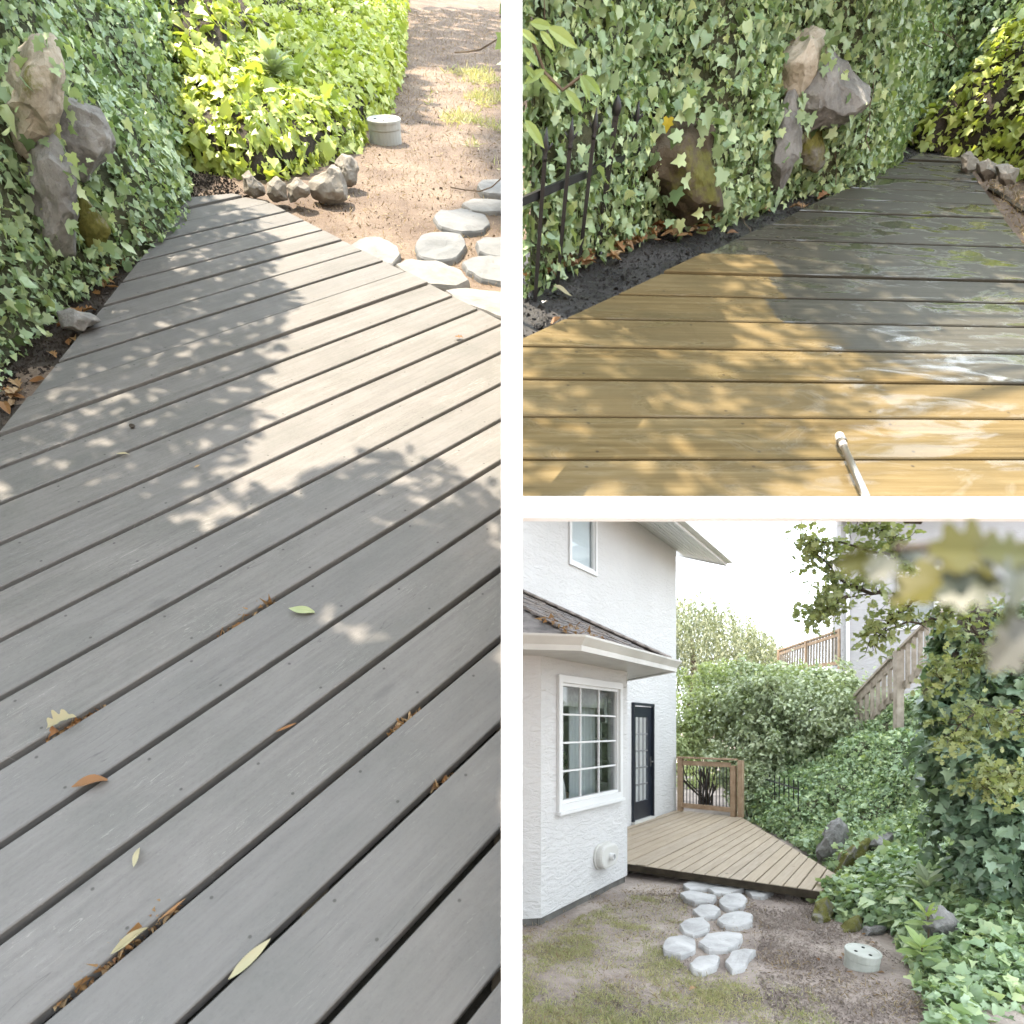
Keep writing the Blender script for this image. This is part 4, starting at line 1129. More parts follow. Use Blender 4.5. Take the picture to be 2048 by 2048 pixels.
farsh = np.array(farsh)[:1500]
ltree = shade_tree(LEFT, shL, 11500, 'oak tree overhead left, shading the grey deck', (-3.6, 2.2), extra=pb, dens=lambda a, b: 0.32 if b > vmid else 1.0, holes=[(640, 1225, 0.035), (690, 1260, 0.05), (735, 1275, 0.04), (285, 1300, 0.03), (285, 1210, 0.03), (370, 1190, 0.03), (400, 1040, 0.06), (600, 1390, 0.02)])
leaf_cloud('crown', farsh + S * RNG.uniform(5, 8, (len(farsh), 1)), rows(S + rnd3(len(farsh)) * 0.5), rows(rnd3(len(farsh))), RNG.uniform(0.22, 0.4, len(farsh)), T_OAK, M['oak'], ltree)
shT = q((960, 720), (1300, 420), (1500, 330), (1700, 300), (1770, 290), (1790, 320), (1765, 380), (1750, 420), (1780, 450), (1860, 480), (1840, 545), (1790, 590), (1720, 640), (1690, 700), (1650, 750), (1560, 790), (1510, 850), (1480, 900), (1440, 960), (960, 960))
pb, _ = sample_grid(GT[:84], 1800)
mo = []
while len(mo) < 1700:                                   # boughs leaning out over the wet boards, with a gap of sky between them
    x_, y_ = RNG.uniform(1180, 2040), RNG.uniform(300, 1000)
    gap_ = abs(x_ - (1725 - (y_ - 400) * 0.12)) < 46 + 26 * math.sin(y_ * 0.045) or (abs(x_ - 1840) < 40 and 520 < y_ < 640)
    if gap_ or x_ > 1700 or x_ < 1560 - (y_ - 300) * 0.6: continue
    p_ = TOPR.P(x_, y_); d_ = nrmz(p_); r_ = d_ - 2 * (d_ @ TOPR.n) * TOPR.n
    mo.append(p_ + r_ * RNG.uniform(2.5, 4.0))
shade_tree(TOPR, shT, 3300, 'oak tree overhead right, dappling the washed deck', (3.7, 2.8), (3.4, 4.4), (0.055, 0.09), extra=pb, clump=0.07, more=np.array(mo))

# ================================================================== LOWER RIGHT VIEW: white house, cedar deck, garden
D2 = np.array([0.552, 0.834, 0.0]); D2 /= np.linalg.norm(D2)         # along the house wall, away from the viewer
NR = np.array([D2[1], -D2[0], 0.0])                                  # out of the wall, towards the garden
ZU = np.array([0, 0, 1.0])
CORN = np.array([3.31, 12.6, 0.0])
K2 = np.array([1.357, 7.36, 0.0]); K1 = K2 - D2 * 1.98
ang = math.atan2(D2[1], D2[0])
dl = np.array([math.cos(ang + math.pi - math.pi / 4 * -1), math.sin(ang + math.pi + math.pi / 4 * -1), 0])
dl = np.array([-0.98, -0.2, 0.0]); K0 = K1 + dl * 1.70
dr = np.array([-0.2, 0.98, 0.0]); K3 = K2 + dr * 1.78

house = empty('house', (3.31, 12.6, -1.82), 'white stucco house with bay window, dark door and overhanging eave', 'house')

def wall_panel(name, p0, p1, z0, z1, holes, mat, parent, thick=0.14, label=None):
    """upright wall from p0 to p1; outside is to the right of p0->p1; holes = (s0, s1, za, zb) along the wall"""
    L = np.linalg.norm((p1 - p0)[:2]); t = (p1 - p0) / L; o = np.array([t[1], -t[0], 0])
    cs = sorted({0.0, L, *[h[0] for h in holes], *[h[1] for h in holes]})
    cz = sorted({z0, z1, *[h[2] for h in holes], *[h[3] for h in holes]})
    cs2, cz2 = [], []
    for a, b in zip(cs[:-1], cs[1:]):
        k = max(1, int((b - a) / 0.6)); cs2 += [a + (b - a) * i / k for i in range(k)]
    cs2.append(cs[-1])
    mb = MB()
    for a, b in zip(cs2[:-1], cs2[1:]):
        for c, d in zip(cz[:-1], cz[1:]):
            if any(h[0] - 1e-6 <= a and b <= h[1] + 1e-6 and h[2] - 1e-6 <= c and d <= h[3] + 1e-6 for h in holes): continue
            mb.add([(a, 0, c), (b, 0, c), (b, 0, d), (a, 0, d)], [(0, 1, 2, 3)])
            mb.add([(a, thick, c), (b, thick, c), (b, thick, d), (a, thick, d)], [(3, 2, 1, 0)])
    for h in holes:
        a, b, c, d = h
        mb.add([(a, 0, c), (b, 0, c), (b, thick, c), (a, thick, c)], [(0, 1, 2, 3)])
        mb.add([(a, 0, d), (b, 0, d), (b, thick, d), (a, thick, d)], [(3, 2, 1, 0)])
        mb.add([(a, 0, c), (a, thick, c), (a, thick, d), (a, 0, d)], [(0, 1, 2, 3)])
        mb.add([(b, 0, c), (b, thick, c), (b, thick, d), (b, 0, d)], [(3, 2, 1, 0)])
    ob = mesh_obj(name, mb.v, mb.f, mat)
    ob.matrix_basis = Matrix([[t[0], -o[0], 0, p0[0]], [t[1], -o[1], 0, p0[1]], [0, 0, 1, 0], [0, 0, 0, 1]])
    adopt(ob, parent)
    if label: ob['label'] = label
    return ob

BASE = -1.74
SB = -8.0                                              # the wall starts behind the bay
W0 = CORN + D2 * SB
def mw(s): return s - SB
wall_panel('wall', W0, CORN, BASE, 3.75, [(mw(-2.30), mw(-1.336), DECKZ + 0.04, 0.43), (mw(-4.564), mw(-3.675), 2.37, 4.2 if False else 3.6)], M['stucco'], house)
wall_panel('wall', CORN, CORN - NR * 5.0, BASE, 3.75, [], M['stucco'], house)
wall_panel('bay_wall', K0, K1, BASE, 0.66, [], M['stucco'], house, 0.12)
wall_panel('bay_wall', K1, K2, BASE, 0.66, [(1.98 - 1.69 + 0.07, 1.98 - 0.194 - 0.07, -0.735, 0.435)], M['stucco'], house, 0.12)
wall_panel('bay_wall', K2, K3, BASE, 0.66, [(0.35, 1.30, -0.735, 0.435)], M['stucco'], house, 0.12)
# concrete footing set back under the stucco
mb = MB()
for a, b in ((K0 + dl * 0.0, K1), (K1, K2), (K2, K3)):
    t = nrmz(b - a); o = np.array([t[1], -t[0], 0])
    mb.box(a - o * 0.03 + ZU * -1.95, b - a, -o * 0.1, ZU * 0.205)
mb.box(W0 - NR * 0.03 + ZU * -1.95, CORN - W0 - D2 * 0.03, -NR * 0.1, ZU * 0.205)
mb.build('footing', M['footing'], house)

def window(name, p, t, o, wd, z0, z1, cols, nrows, parent, casing=0.07, depth=0.03, mat=None):
    """casing trim, sash, muntins and panes set into an opening; p = left end on the wall face"""
    w = MB()
    for a, b, c, d in ((0, wd, z1 - casing, z1), (0, wd, z0, z0 + casing), (0, casing, z0 + casing, z1 - casing), (wd - casing, wd, z0 + casing, z1 - casing)):
        w.box(p + t * a + o * 0.002 + ZU * c, t * (b - a), o * depth, ZU * (d - c))
    win = w.build(name, mat or M['trim'], parent)
    sash = MB(); cs = casing - 0.005; sw = 0.035
    x0, x1, y0, y1 = cs, wd - cs, z0 + cs, z1 - cs
    for a, b, c, d in ((x0, x1, y1 - sw, y1), (x0, x1, y0, y0 + sw), (x0, x0 + sw, y0 + sw, y1 - sw), (x1 - sw, x1, y0 + sw, y1 - sw)):
        sash.box(p + t * a - o * 0.045 + ZU * c, t * (b - a), o * 0.05, ZU * (d - c))
    sash.build('frame', mat or M['trim'], win)
    gx0, gx1, gy0, gy1 = x0 + sw, x1 - sw, y0 + sw, y1 - sw
    for i in range(1, cols):
        x = gx0 + (gx1 - gx0) * i / cols
        MB().box(p + t * (x - 0.009) - o * 0.036 + ZU * gy0, t * 0.018, o * 0.022, ZU * (gy1 - gy0)).build('muntin', mat or M['trim'], win)
    for j in range(1, nrows):
        y = gy0 + (gy1 - gy0) * j / nrows
        MB().box(p + t * gx0 - o * 0.034 + ZU * (y - 0.009), t * (gx1 - gx0), o * 0.022, ZU * 0.018).build('muntin', mat or M['trim'], win)
    for i in range(cols):
        for j in range(nrows):
            a, b = gx0 + (gx1 - gx0) * i / cols, gx0 + (gx1 - gx0) * (i + 1) / cols
            c, d = gy0 + (gy1 - gy0) * j / nrows, gy0 + (gy1 - gy0) * (j + 1) / nrows
            q0 = p - o * 0.028
            MB().add([q0 + t * a + ZU * c, q0 + t * b + ZU * c, q0 + t * b + ZU * d, q0 + t * a + ZU * d], [(0, 1, 2, 3)]).build('pane', M['glass'], win)
    return win
w1 = window('window', K2 - D2 * 1.69, D2, NR, 1.496, -0.805, 0.505, 3, 4, house)
MB().box(K2 - D2 * 1.71 + NR * 0.002 + ZU * -0.835, D2 * 1.54, NR * 0.05, ZU * 0.03).build('sill', M['trim'], w1)
o3 = np.array([dr[1], -dr[0], 0])
window('window', K2 + dr * 0.28, dr, o3, 1.09, -0.805, 0.505, 2, 4, house)
w2 = window('window', CORN + D2 * -4.564, D2, NR, 0.889, 2.30, 3.67, 1, 1, house, 0.06)
# pale blind behind the upper window
MB().box(CORN + D2 * -4.55 - NR * 0.06 + ZU * 2.3, D2 * 0.86, -NR * 0.01, ZU * 1.35).build('blind', M['blind'], w2)

# french door
ds, de_ = -2.30, -1.336
pd = CORN + D2 * ds
dm = MB()
fw = 0.045
dm.box(pd + ZU * (DECKZ + 0.04), D2 * fw, NR * 0.05, ZU * 2.05).box(CORN + D2 * (de_ - fw) + ZU * (DECKZ + 0.04), D2 * fw, NR * 0.05, ZU * 2.05)
dm.box(pd + ZU * 0.385, D2 * (de_ - ds), NR * 0.052, ZU * 0.045)
door = dm.build('door', M['door'], house)
lf0, lf1 = ds + fw + 0.004, de_ - fw - 0.004
dp = MB(); g0, g1 = lf0 + 0.13, lf1 - 0.15; zb, zt = DECKZ + 0.36, 0.18
dp.box(CORN + D2 * lf0 - NR * 0.04 + ZU * (DECKZ + 0.055), D2 * (g0 - lf0), NR * 0.045, ZU * 1.97)
dp.box(CORN + D2 * g1 - NR * 0.04 + ZU * (DECKZ + 0.055), D2 * (lf1 - g1), NR * 0.045, ZU * 1.97)
dp.box(CORN + D2 * g0 - NR * 0.04 + ZU * (DECKZ + 0.055), D2 * (g1 - g0), NR * 0.045, ZU * (zb - DECKZ - 0.055))
dp.box(CORN + D2 * g0 - NR * 0.04 + ZU * zt, D2 * (g1 - g0), NR * 0.045, ZU * (DECKZ + 2.025 - zt))
dp.build('door_panel', M['door'], door)
mun = M['muntin']
for i in range(1, 3):
    x = g0 + (g1 - g0) * i / 3
    MB().box(CORN + D2 * (x - 0.01) - NR * 0.03 + ZU * zb, D2 * 0.02, NR * 0.028, ZU * (zt - zb)).build('muntin', mun, door)
for j in range(1, 5):
    y = zb + (zt - zb) * j / 5
    MB().box(CORN + D2 * g0 - NR * 0.03 + ZU * (y - 0.01), D2 * (g1 - g0), NR * 0.026, ZU * 0.02).build('muntin', mun, door)
for i in range(3):
    for j in range(5):
        a, b = g0 + (g1 - g0) * i / 3, g0 + (g1 - g0) * (i + 1) / 3; c, d = zb + (zt - zb) * j / 5, zb + (zt - zb) * (j + 1) / 5
        q0 = CORN - NR * 0.022
        MB().add([q0 + D2 * a + ZU * c, q0 + D2 * b + ZU * c, q0 + D2 * b + ZU * d, q0 + D2 * a + ZU * d], [(0, 1, 2, 3)]).build('pane', M['glass'], door)
MB().box(CORN + D2 * ds + ZU * (DECKZ + 0.005) - NR * 0.02, D2 * (de_ - ds), NR * 0.09, ZU * 0.04).build('threshold', M['gutter'], door)
hp = CORN + D2 * (lf1 - 0.06) + NR * 0.006 + ZU * -0.62
MB().box(hp - ZU * 0.09, D2 * 0.035, NR * 0.008, ZU * 0.18).tube([hp + D2 * 0.018 + NR * 0.008, hp + D2 * 0.018 + NR * 0.05, hp - D2 * 0.07 + NR * 0.055], 0.009, 8).build('handle', M['metal'], door)

# bay roof: soffit, gutter, hip of individual shingles
OV = 0.45
n01 = np.array([dl[1] * -1, dl[0] * 1, 0]); n01 = np.array([-dl[1], dl[0], 0]); n01 = -n01 if n01[1] > 0 else n01
def eave_pt(K, na, nb, ov):
    m = nrmz(na + nb); return K + m * (ov / (m @ na))
def ring(ov):
    return [K0 + n01 * ov, eave_pt(K1, n01, NR, ov), eave_pt(K2, NR, o3, ov), K3 + dr * (ov / 0.708 * 0.5 + 0.1) + o3 * ov]
ZE = 0.655
inner, outer = ring(-0.02), ring(OV)
mb = MB()
for i in range(3):
    mb.add([inner[i] + ZU * ZE, outer[i] + ZU * ZE, outer[i + 1] + ZU * ZE, inner[i + 1] + ZU * ZE, inner[i] + ZU * (ZE + .02), outer[i] + ZU * (ZE + .02), outer[i + 1] + ZU * (ZE + .02), inner[i + 1] + ZU * (ZE + .02)],
           [(0, 1, 2, 3), (7, 6, 5, 4), (0, 4, 5, 1), (2, 6, 7, 3)])
mb.build('soffit', M['gutter'], house)
g1_, g2_, g3_ = ring(OV + 0.004), ring(OV + 0.075), ring(OV + 0.125)
mb = MB()
for i in range(3):
    pr = [(g1_, ZE - 0.012), (g2_, ZE - 0.012), (g2_, ZE + 0.035), (g3_, ZE + 0.10), (g3_, ZE + 0.118), (g1_, ZE + 0.118)]
    vs = [a[i] + ZU * z for a, z in pr] + [a[i + 1] + ZU * z for a, z in pr]
    mb.add(vs, [(k, k + 6, (k + 1) % 6 + 6, (k + 1) % 6) for k in range(6)])
mb.build('gutter', M['gutter'], house)
RTOP = 1.66
roof = MB()
ez = ZE + 0.10
ridge = [p + nn * 0 for p, nn in ()]
def inset(K, na, nb, dist):
    m = nrmz(na + nb); return K - m * (dist / (m @ na))
R1 = inset(eave_pt(K1, n01, NR, OV), n01, NR, 1.71); R2 = inset(eave_pt(K2, NR, o3, OV), NR, o3, 1.71)
E1, E2, E3, E0 = outer[1], outer[2], outer[3], outer[0]
roof.add([E1 + ZU * ez, E2 + ZU * ez, R2 + ZU * RTOP, R1 + ZU * RTOP], [(0, 1, 2, 3)])
roof.add([E2 + ZU * ez, E3 + ZU * ez, R2 + ZU * RTOP], [(0, 1, 2)])
roof.add([E0 + ZU * ez, E1 + ZU * ez, R1 + ZU * RTOP, R1 + dl * 0.6 + ZU * RTOP], [(0, 1, 2, 3)])
roofo = roof.build('bay_roof', M['shingle'], house)
# shingles course by course on the face towards the garden
slope = (R2 + ZU * RTOP) - (E2 + ZU * ez)
up_in = nrmz(-NR * 1.71 + ZU * (RTOP - ez)); lenS = math.hypot(1.71, RTOP - ez)
nf = np.cross(D2, up_in); nf = nf if nf[2] > 0 else -nf
rows_n = 13; sm = {}
for r in range(rows_n):
    f = r / rows_n; a = E1 + (R1 - E1) * f; b = E2 + (R2 - E2) * f
    z = ez + (RTOP - ez) * f
    L = (b - a) @ D2; x = -0.05 + random.uniform(0, 0.1)
    while x < L - 0.02:
        wd = random.choice([0.14, 0.17, 0.2, 0.23]); wd = min(wd, L - x + 0.02)
        key = round(wd, 2)
        key = (key, random.randint(0, 2))
        if key not in sm:
            h_ = lenS / rows_n * 1.25; th = random.uniform(0.012, 0.022)
            m_ = MB().box((0, 0, 0), (key[0] - 0.008, 0, 0), (0, h_, 0.004), (0, 0.0, th))
            me = bpy.data.meshes.new('shingle'); me.from_pydata(m_.v, [], m_.f); me.materials.append(M['shingle'] if key[1] else M['shingle_brown']); sm[key] = me
        o_ = bpy.data.objects.new('shingle', sm[key]); COL.objects.link(o_)
        p_ = a + D2 * x + ZU * z + nf * (0.010 + random.uniform(0, 0.008)) - up_in * random.uniform(0, 0.025)
        tl = random.uniform(-0.02, 0.05)
        uy = nrmz(up_in - nf * (0.06 + tl))
        nz_ = np.cross(D2, uy)
        o_.matrix_basis = Matrix([[D2[i], uy[i], nz_[i], p_[i]] for i in range(3)] + [[0, 0, 0, 1]])
        adopt(o_, roofo); x += wd
# hip cap shingles
for k in range(14):
    f = k / 14; p_ = (E2 + ZU * ez) * (1 - f) + (R2 + ZU * RTOP) * f + ZU * 0.03; t = nrmz(slope)
    s_ = nrmz(np.cross(t, ZU))
    mbx = MB().box(p_ - s_ * 0.10 - t * 0.02, s_ * 0.10 + ZU * 0.035, t * 0.20, ZU * 0.014).box(p_ - t * 0.02 + ZU * 0.035, s_ * 0.10 - ZU * 0.035, t * 0.20, ZU * 0.014)
    mbx.build('shingle', M['shingle_brown'], roofo)
mb = MB()
for k in range(60):                                    # moss and leaf litter caught behind the gutter
    p_ = E1 + D2 * random.uniform(-0.2, 0.75) + ZU * (ez + 0.05) - NR * random.uniform(0.03, 0.3)
    p_ = p_ + ZU * (0.53 * ((p_ - E1) @ -NR))
    mb.add([p_, p_ + RNG.normal(size=3) * 0.022, p_ + RNG.normal(size=3) * 0.022 + ZU * 0.008], [(0, 1, 2)])
stuff(mb.build('roof_litter', M['dead'], roofo))

# upper eave with soffit boards, barge and gutter end
e_o, e_d = 0.85, 0.45
A0, A1 = CORN + D2 * -6 + ZU * 3.60, CORN + D2 * e_d + ZU * 3.56
B0, B1 = A0 + NR * e_o - ZU * 0.30, A1 + NR * e_o - ZU * 0.30
mb = MB()
nb = 9
for k in range(nb):
    f0_, f1_ = k / nb + 0.006, (k + 1) / nb - 0.006
    a_, b_ = A0 * (1 - f0_) + B0 * f0_, A1 * (1 - f0_) + B1 * f0_; c_, d_ = A0 * (1 - f1_) + B0 * f1_, A1 * (1 - f1_) + B1 * f1_
    MB().box(a_, b_ - a_, c_ - a_, ZU * 0.02).build('soffit_board', M['trim'], house)
MB().box(A0 + ZU * 0.025, A1 - A0 + D2 * 0.04, B0 - A0 + NR * 0.03, ZU * 0.05).build('eave_deck', M['gutter'], house)
MB().box(B0 + NR * 0.003 - ZU * 0.02, B1 - B0 + D2 * 0.05, NR * 0.02, ZU * 0.15).build('fascia', M['trim'], house)
MB().box(B0 + NR * 0.024 + ZU * 0.02, B1 - B0 + D2 * 0.05, NR * 0.11, ZU * 0.12).build('gutter', M['gutter'], house)
MB().box(A1 + D2 * 0.003 - ZU * 0.02 - NR * 0.6 + ZU * 0.2, D2 * 0.02, B1 - A1 + NR * 0.62 - ZU * 0.22, ZU * 0.16).build('barge_board', M['trim'], house)
MB().box(A0 + ZU * 0.08, A1 - A0 + D2 * 0.08, B0 - A0 + NR * 0.1 - ZU * 0.03, ZU * 0.03).build('roof_sheet', M['shingle'], house)

# flue vent on the bay
vc = K2 - D2 * 0.675 + ZU * -1.387
def stadium(c, t, o, w, h, d, prof):
    m = MB(); n = 28
    for k, (s, z) in enumerate(prof):
        for i in range(n):
            a = 2 * math.pi * i / n; cx_ = math.copysign((w - h) / 2, math.cos(a)) if abs(math.cos(a)) > 1e-6 else 0
            m.v.append(tuple(c + t * (cx_ * 1 + math.cos(a) * h / 2 * s) + ZU * (math.sin(a) * h / 2 * s) + o * z))
    for k in range(len(prof) - 1):
        for i in range(n): j = (i + 1) % n; m.f.append((k * n + i, k * n + j, (k + 1) * n + j, (k + 1) * n + i))
    m.f.append(tuple((len(prof) - 1) * n + i for i in range(n)))
    return m
vent = stadium(vc, D2, NR, 0.44, 0.25, 0.1, [(1.12, 0.002), (1.12, 0.02), (1.0, 0.022), (1.0, 0.075), (0.93, 0.095), (0.8, 0.10)]).build('wall_vent', M['gutter'], house)
MB().lathe(vc + NR * 0.10 + D2 * -0.02, NR, [(0.04, 0), (0.038, 0.05), (0.030, 0.05), (0.030, 0.012)], 18).build('pipe', M['trim'], vent)
MB().lathe(vc + NR * 0.1125 + D2 * -0.02, NR, [(0.029, 0), (0.029, 0.002)], 18).build('pipe_bore', M['dark_hole'], vent)

# inside the bay: room, blind, plants, vase and fan-backed chair
rm = MB()
rin = [K1 - NR * 0.2 + D2 * -0.3, K2 - NR * 2.6 + D2 * -2.6, K2 - NR * 2.6 + D2 * 1.2, K3 - o3 * 0.2]
rm.add([W0 - NR * 0.16 + ZU * -1.62, CORN - NR * 0.16 + ZU * -1.62, CORN - NR * 4 + ZU * -1.62, W0 - NR * 4 + ZU * -1.62], [(0, 1, 2, 3)])
bk = CORN - NR * 3.6
for s0_, s1_, za_, zb_ in ((-8, -6.2, -1.62, 1.0), (-4.6, -3.6, -1.62, 1.0), (-1.8, 0, -1.62, 1.0), (-6.2, -4.6, -1.62, -0.9), (-6.2, -4.6, 0.4, 1.0), (-3.6, -1.8, -1.62, -0.9), (-3.6, -1.8, 0.4, 1.0)):   # back wall with two windows
    rm.add([bk + D2 * s0_ + ZU * za_, bk + D2 * s1_ + ZU * za_, bk + D2 * s1_ + ZU * zb_, bk + D2 * s0_ + ZU * zb_], [(0, 1, 2, 3)])
rm.add([K0 - NR * 0.2 + ZU * -1.62, K1 - NR * 0.15 + ZU * -1.62, K2 - NR * 0.1 + ZU * -1.62, K3 + ZU * -1.62, K3 - NR * 1 + ZU * -1.62, K0 - NR * 2 + ZU * -1.62], [(0, 1, 2, 3, 4, 5)])
rm.build('room_lining', M['room'], house)
for k in range(5):
    MB().box(K2 + dr * 0.32 - o3 * (0.16 + 0.012 * k) + ZU * (0.06 + 0.075 * k), dr * 1.0, -o3 * 0.012, ZU * 0.10).build('blind_fold', M['fabric'], house)
    MB().box(K2 - D2 * 1.62 - NR * (0.17 + 0.012 * k) + ZU * (0.22 + 0.05 * k), D2 * 1.36, -NR * 0.012, ZU * 0.065).build('blind_fold', M['fabric'], house)
cv = MB()
for k in range(40):                                     # light curtain hanging inside the right of the bay window
    a_, b_ = [K2 - D2 * (0.80 - 0.0155 * (k + j)) - NR * (0.34 + 0.022 * math.sin((k + j) * 1.1)) for j in (0, 1)]
    cv.add([a_ + ZU * -1.5, b_ + ZU * -1.5, b_ + ZU * 0.5, a_ + ZU * 0.5], [(0, 1, 2, 3)])
cv.build('curtain', M['blind'], house)
MB().box(K2 - D2 * 1.75 - NR * 0.125 + ZU * -0.84, D2 * 1.6, -NR * 0.32, ZU * 0.03).build('window_shelf', M['trim'], house)
def potted(p, h, label, leafsize, n, pot_r=0.07, seed=1):
    t = empty('potted_plant', p, label, 'plant')
    MB().lathe(p, ZU, [(pot_r * 0.75, 0), (pot_r, 0.11), (pot_r * 1.05, 0.115), (pot_r * 0.9, 0.118)], 16).build('pot', M['pot'], t, True)
    rs = np.random.default_rng(seed)
    pts = [p + ZU * (0.1 + h * k / 5) + rs.normal(size=3) * 0.012 for k in range(6)]
    MB().tube(pts, 0.005, 5).build('stem', M['vine'], t)
    P_ = np.array([pts[rs.integers(2, 6)] + rs.normal(size=3) * 0.01 for _ in range(n)]); T_ = rs.normal(size=(n, 3)) * [1, 1, 0.5] + [0, 0, 0.4]
    leaf_children('leaf', P_, rows(rs.normal(size=(n, 3)) + [0.3, -0.6, 0.8]), T_, rs.uniform(0.7, 1.1, n) * leafsize, T_OVAL, M['ivy_dark'], t)
potted(K2 - D2 * 1.55 - NR * 0.27 + ZU * -0.81, 0.12, 'small leafy plant in a clay pot behind the bay window', 0.09, 10)
potted(K2 - D2 * 0.98 - NR * 0.3 + ZU * -0.81, 0.42, 'tall thin plant in a pot behind the bay window', 0.06, 22, 0.05, 3)
vz = K2 - D2 * 1.18 - NR * 0.28 + ZU * -0.81
tag(MB().lathe(vz, ZU, [(0.08, 0), (0.095, 0.08), (0.085, 0.2), (0.055, 0.29), (0.05, 0.30)], 18).build('vase', M['trim'], None, True), 'tall pale vase on the shelf behind the bay window', 'vase')
ch = empty('chair', K2 - D2 * 0.62 - NR * 0.75 + ZU * -1.62, 'pale fan-backed chair seen through the bay window', 'chair')
cb = K2 - D2 * 0.62 - NR * 0.75
for k in range(13):
    a = math.radians(20 + 140 * k / 12)
    p_ = cb + ZU * -0.95; e_ = p_ + D2 * math.cos(a) * 0.32 + ZU * math.sin(a) * 0.38
    MB().bar(p_ + D2 * math.cos(a) * 0.05, e_, 0.035, 0.02, NR).build('slat', M['trim'], ch)
MB().lathe(cb + ZU * -1.14, ZU, [(0.25, 0), (0.27, 0.03), (0.25, 0.06)], 20).build('seat', M['trim'], ch)
for sx, sy in ((-1, -1), (-1, 1), (1, -1), (1, 1)):
    MB().tube([cb + D2 * 0.18 * sx + NR * 0.18 * sy + ZU * -1.13, cb + D2 * 0.2 * sx + NR * 0.2 * sy + ZU * -1.62], 0.018, 8).build('leg', M['trim'], ch)

# ------------------------------------------------------------------ cedar deck and gate
DK = Plot([0, 0, 1], -DECKZ)
DK.e = NR.copy(); DK.c0 = float(K2 @ NR) - 0.14 * 9; DK.dw = 0.14
dB = empty('wooden_deck', (3.0, 8.5, -1.82), 'clean honey-coloured cedar deck running from the house to a point', 'deck')
dB0 = DK.P(1261.5, 1727) - D2 * 0.02; fr = DK.P(1640, 1782)
front_dir = nrmz(fr - dB0)
tipB = DK.P(1687, 1757); bkR = DK.P(1483.6, 1634.6)
polyB = [CORN - D2 * 4.6 + NR * 0.06, dB0 - front_dir * 0.9, fr, tipB, bkR, DK.P(1352, 1619.5) + NR * 0.02]
polyB = [np.array([p[0], p[1], DECKZ]) for p in polyB]
deck(DK, polyB, (-4, 34), 0.10, M['deck_clean'], dB, 0.036)
fd = fr - dB0
MB().box(dB0 - front_dir * 0.9 - D2 * 0.022 + ZU * -0.085, fd + front_dir * 0.9, D2 * 0.018, ZU * 0.08).build('skirt_board', M['joist'], dB)
MB().box(dB0 - front_dir * 0.05 + NR * 0 + ZU * (DECKZ - 0.14) + D2 * 0.03, fd + front_dir * 0.02, D2 * 0.04, ZU * 0.10).build('rim_joist', M['joist'], dB)
e_ = tipB - bkR
MB().box(bkR + ZU * -0.14 - nrmz(np.cross(e_, ZU)) * -0.06, e_ * 0.98, nrmz(np.cross(e_, ZU)) * -0.04, ZU * 0.10).build('rim_joist', M['joist'], dB)

gt = empty('garden_gate', DK.P(1410, 1626), 'wooden gate with thin black balusters at the far end of the cedar deck', 'gate')
gp0, gp1 = DK.P(1356, 1622) + np.array([0.05, 0, 0]), DK.P(1467, 1633)
gp0[2] = gp1[2] = DECKZ
gd = nrmz(gp1 - gp0)
for p_ in (gp0, gp1, gp1 + gd * 0.14):
    MB().bar(p_, p_ + ZU * (1.05 if p_ is not gp1 else 0.95), 0.09, 0.09, gd).build('post', M['rail_wood'], gt)
for z, hh in ((0.96, 0.09), (0.12, 0.09)):
    MB().bar(gp0 + gd * 0.05 + ZU * z, gp1 - gd * 0.05 + ZU * z, 0.045, hh).build('rail', M['rail_wood'], gt)
MB().bar(gp0 - gd * 0.06 + ZU * 1.065, gp1 + gd * 0.06 + ZU * 1.065, 0.12, 0.03).build('cap_rail', M['rail_wood'], gt)
for k in range(15):
    p_ = gp0 + (gp1 - gp0) * ((k + 1) / 16)
    MB().tube([p_ + ZU * 0.15, p_ + ZU * 0.93], 0.0085, 6).build('baluster', M['iron'], gt)

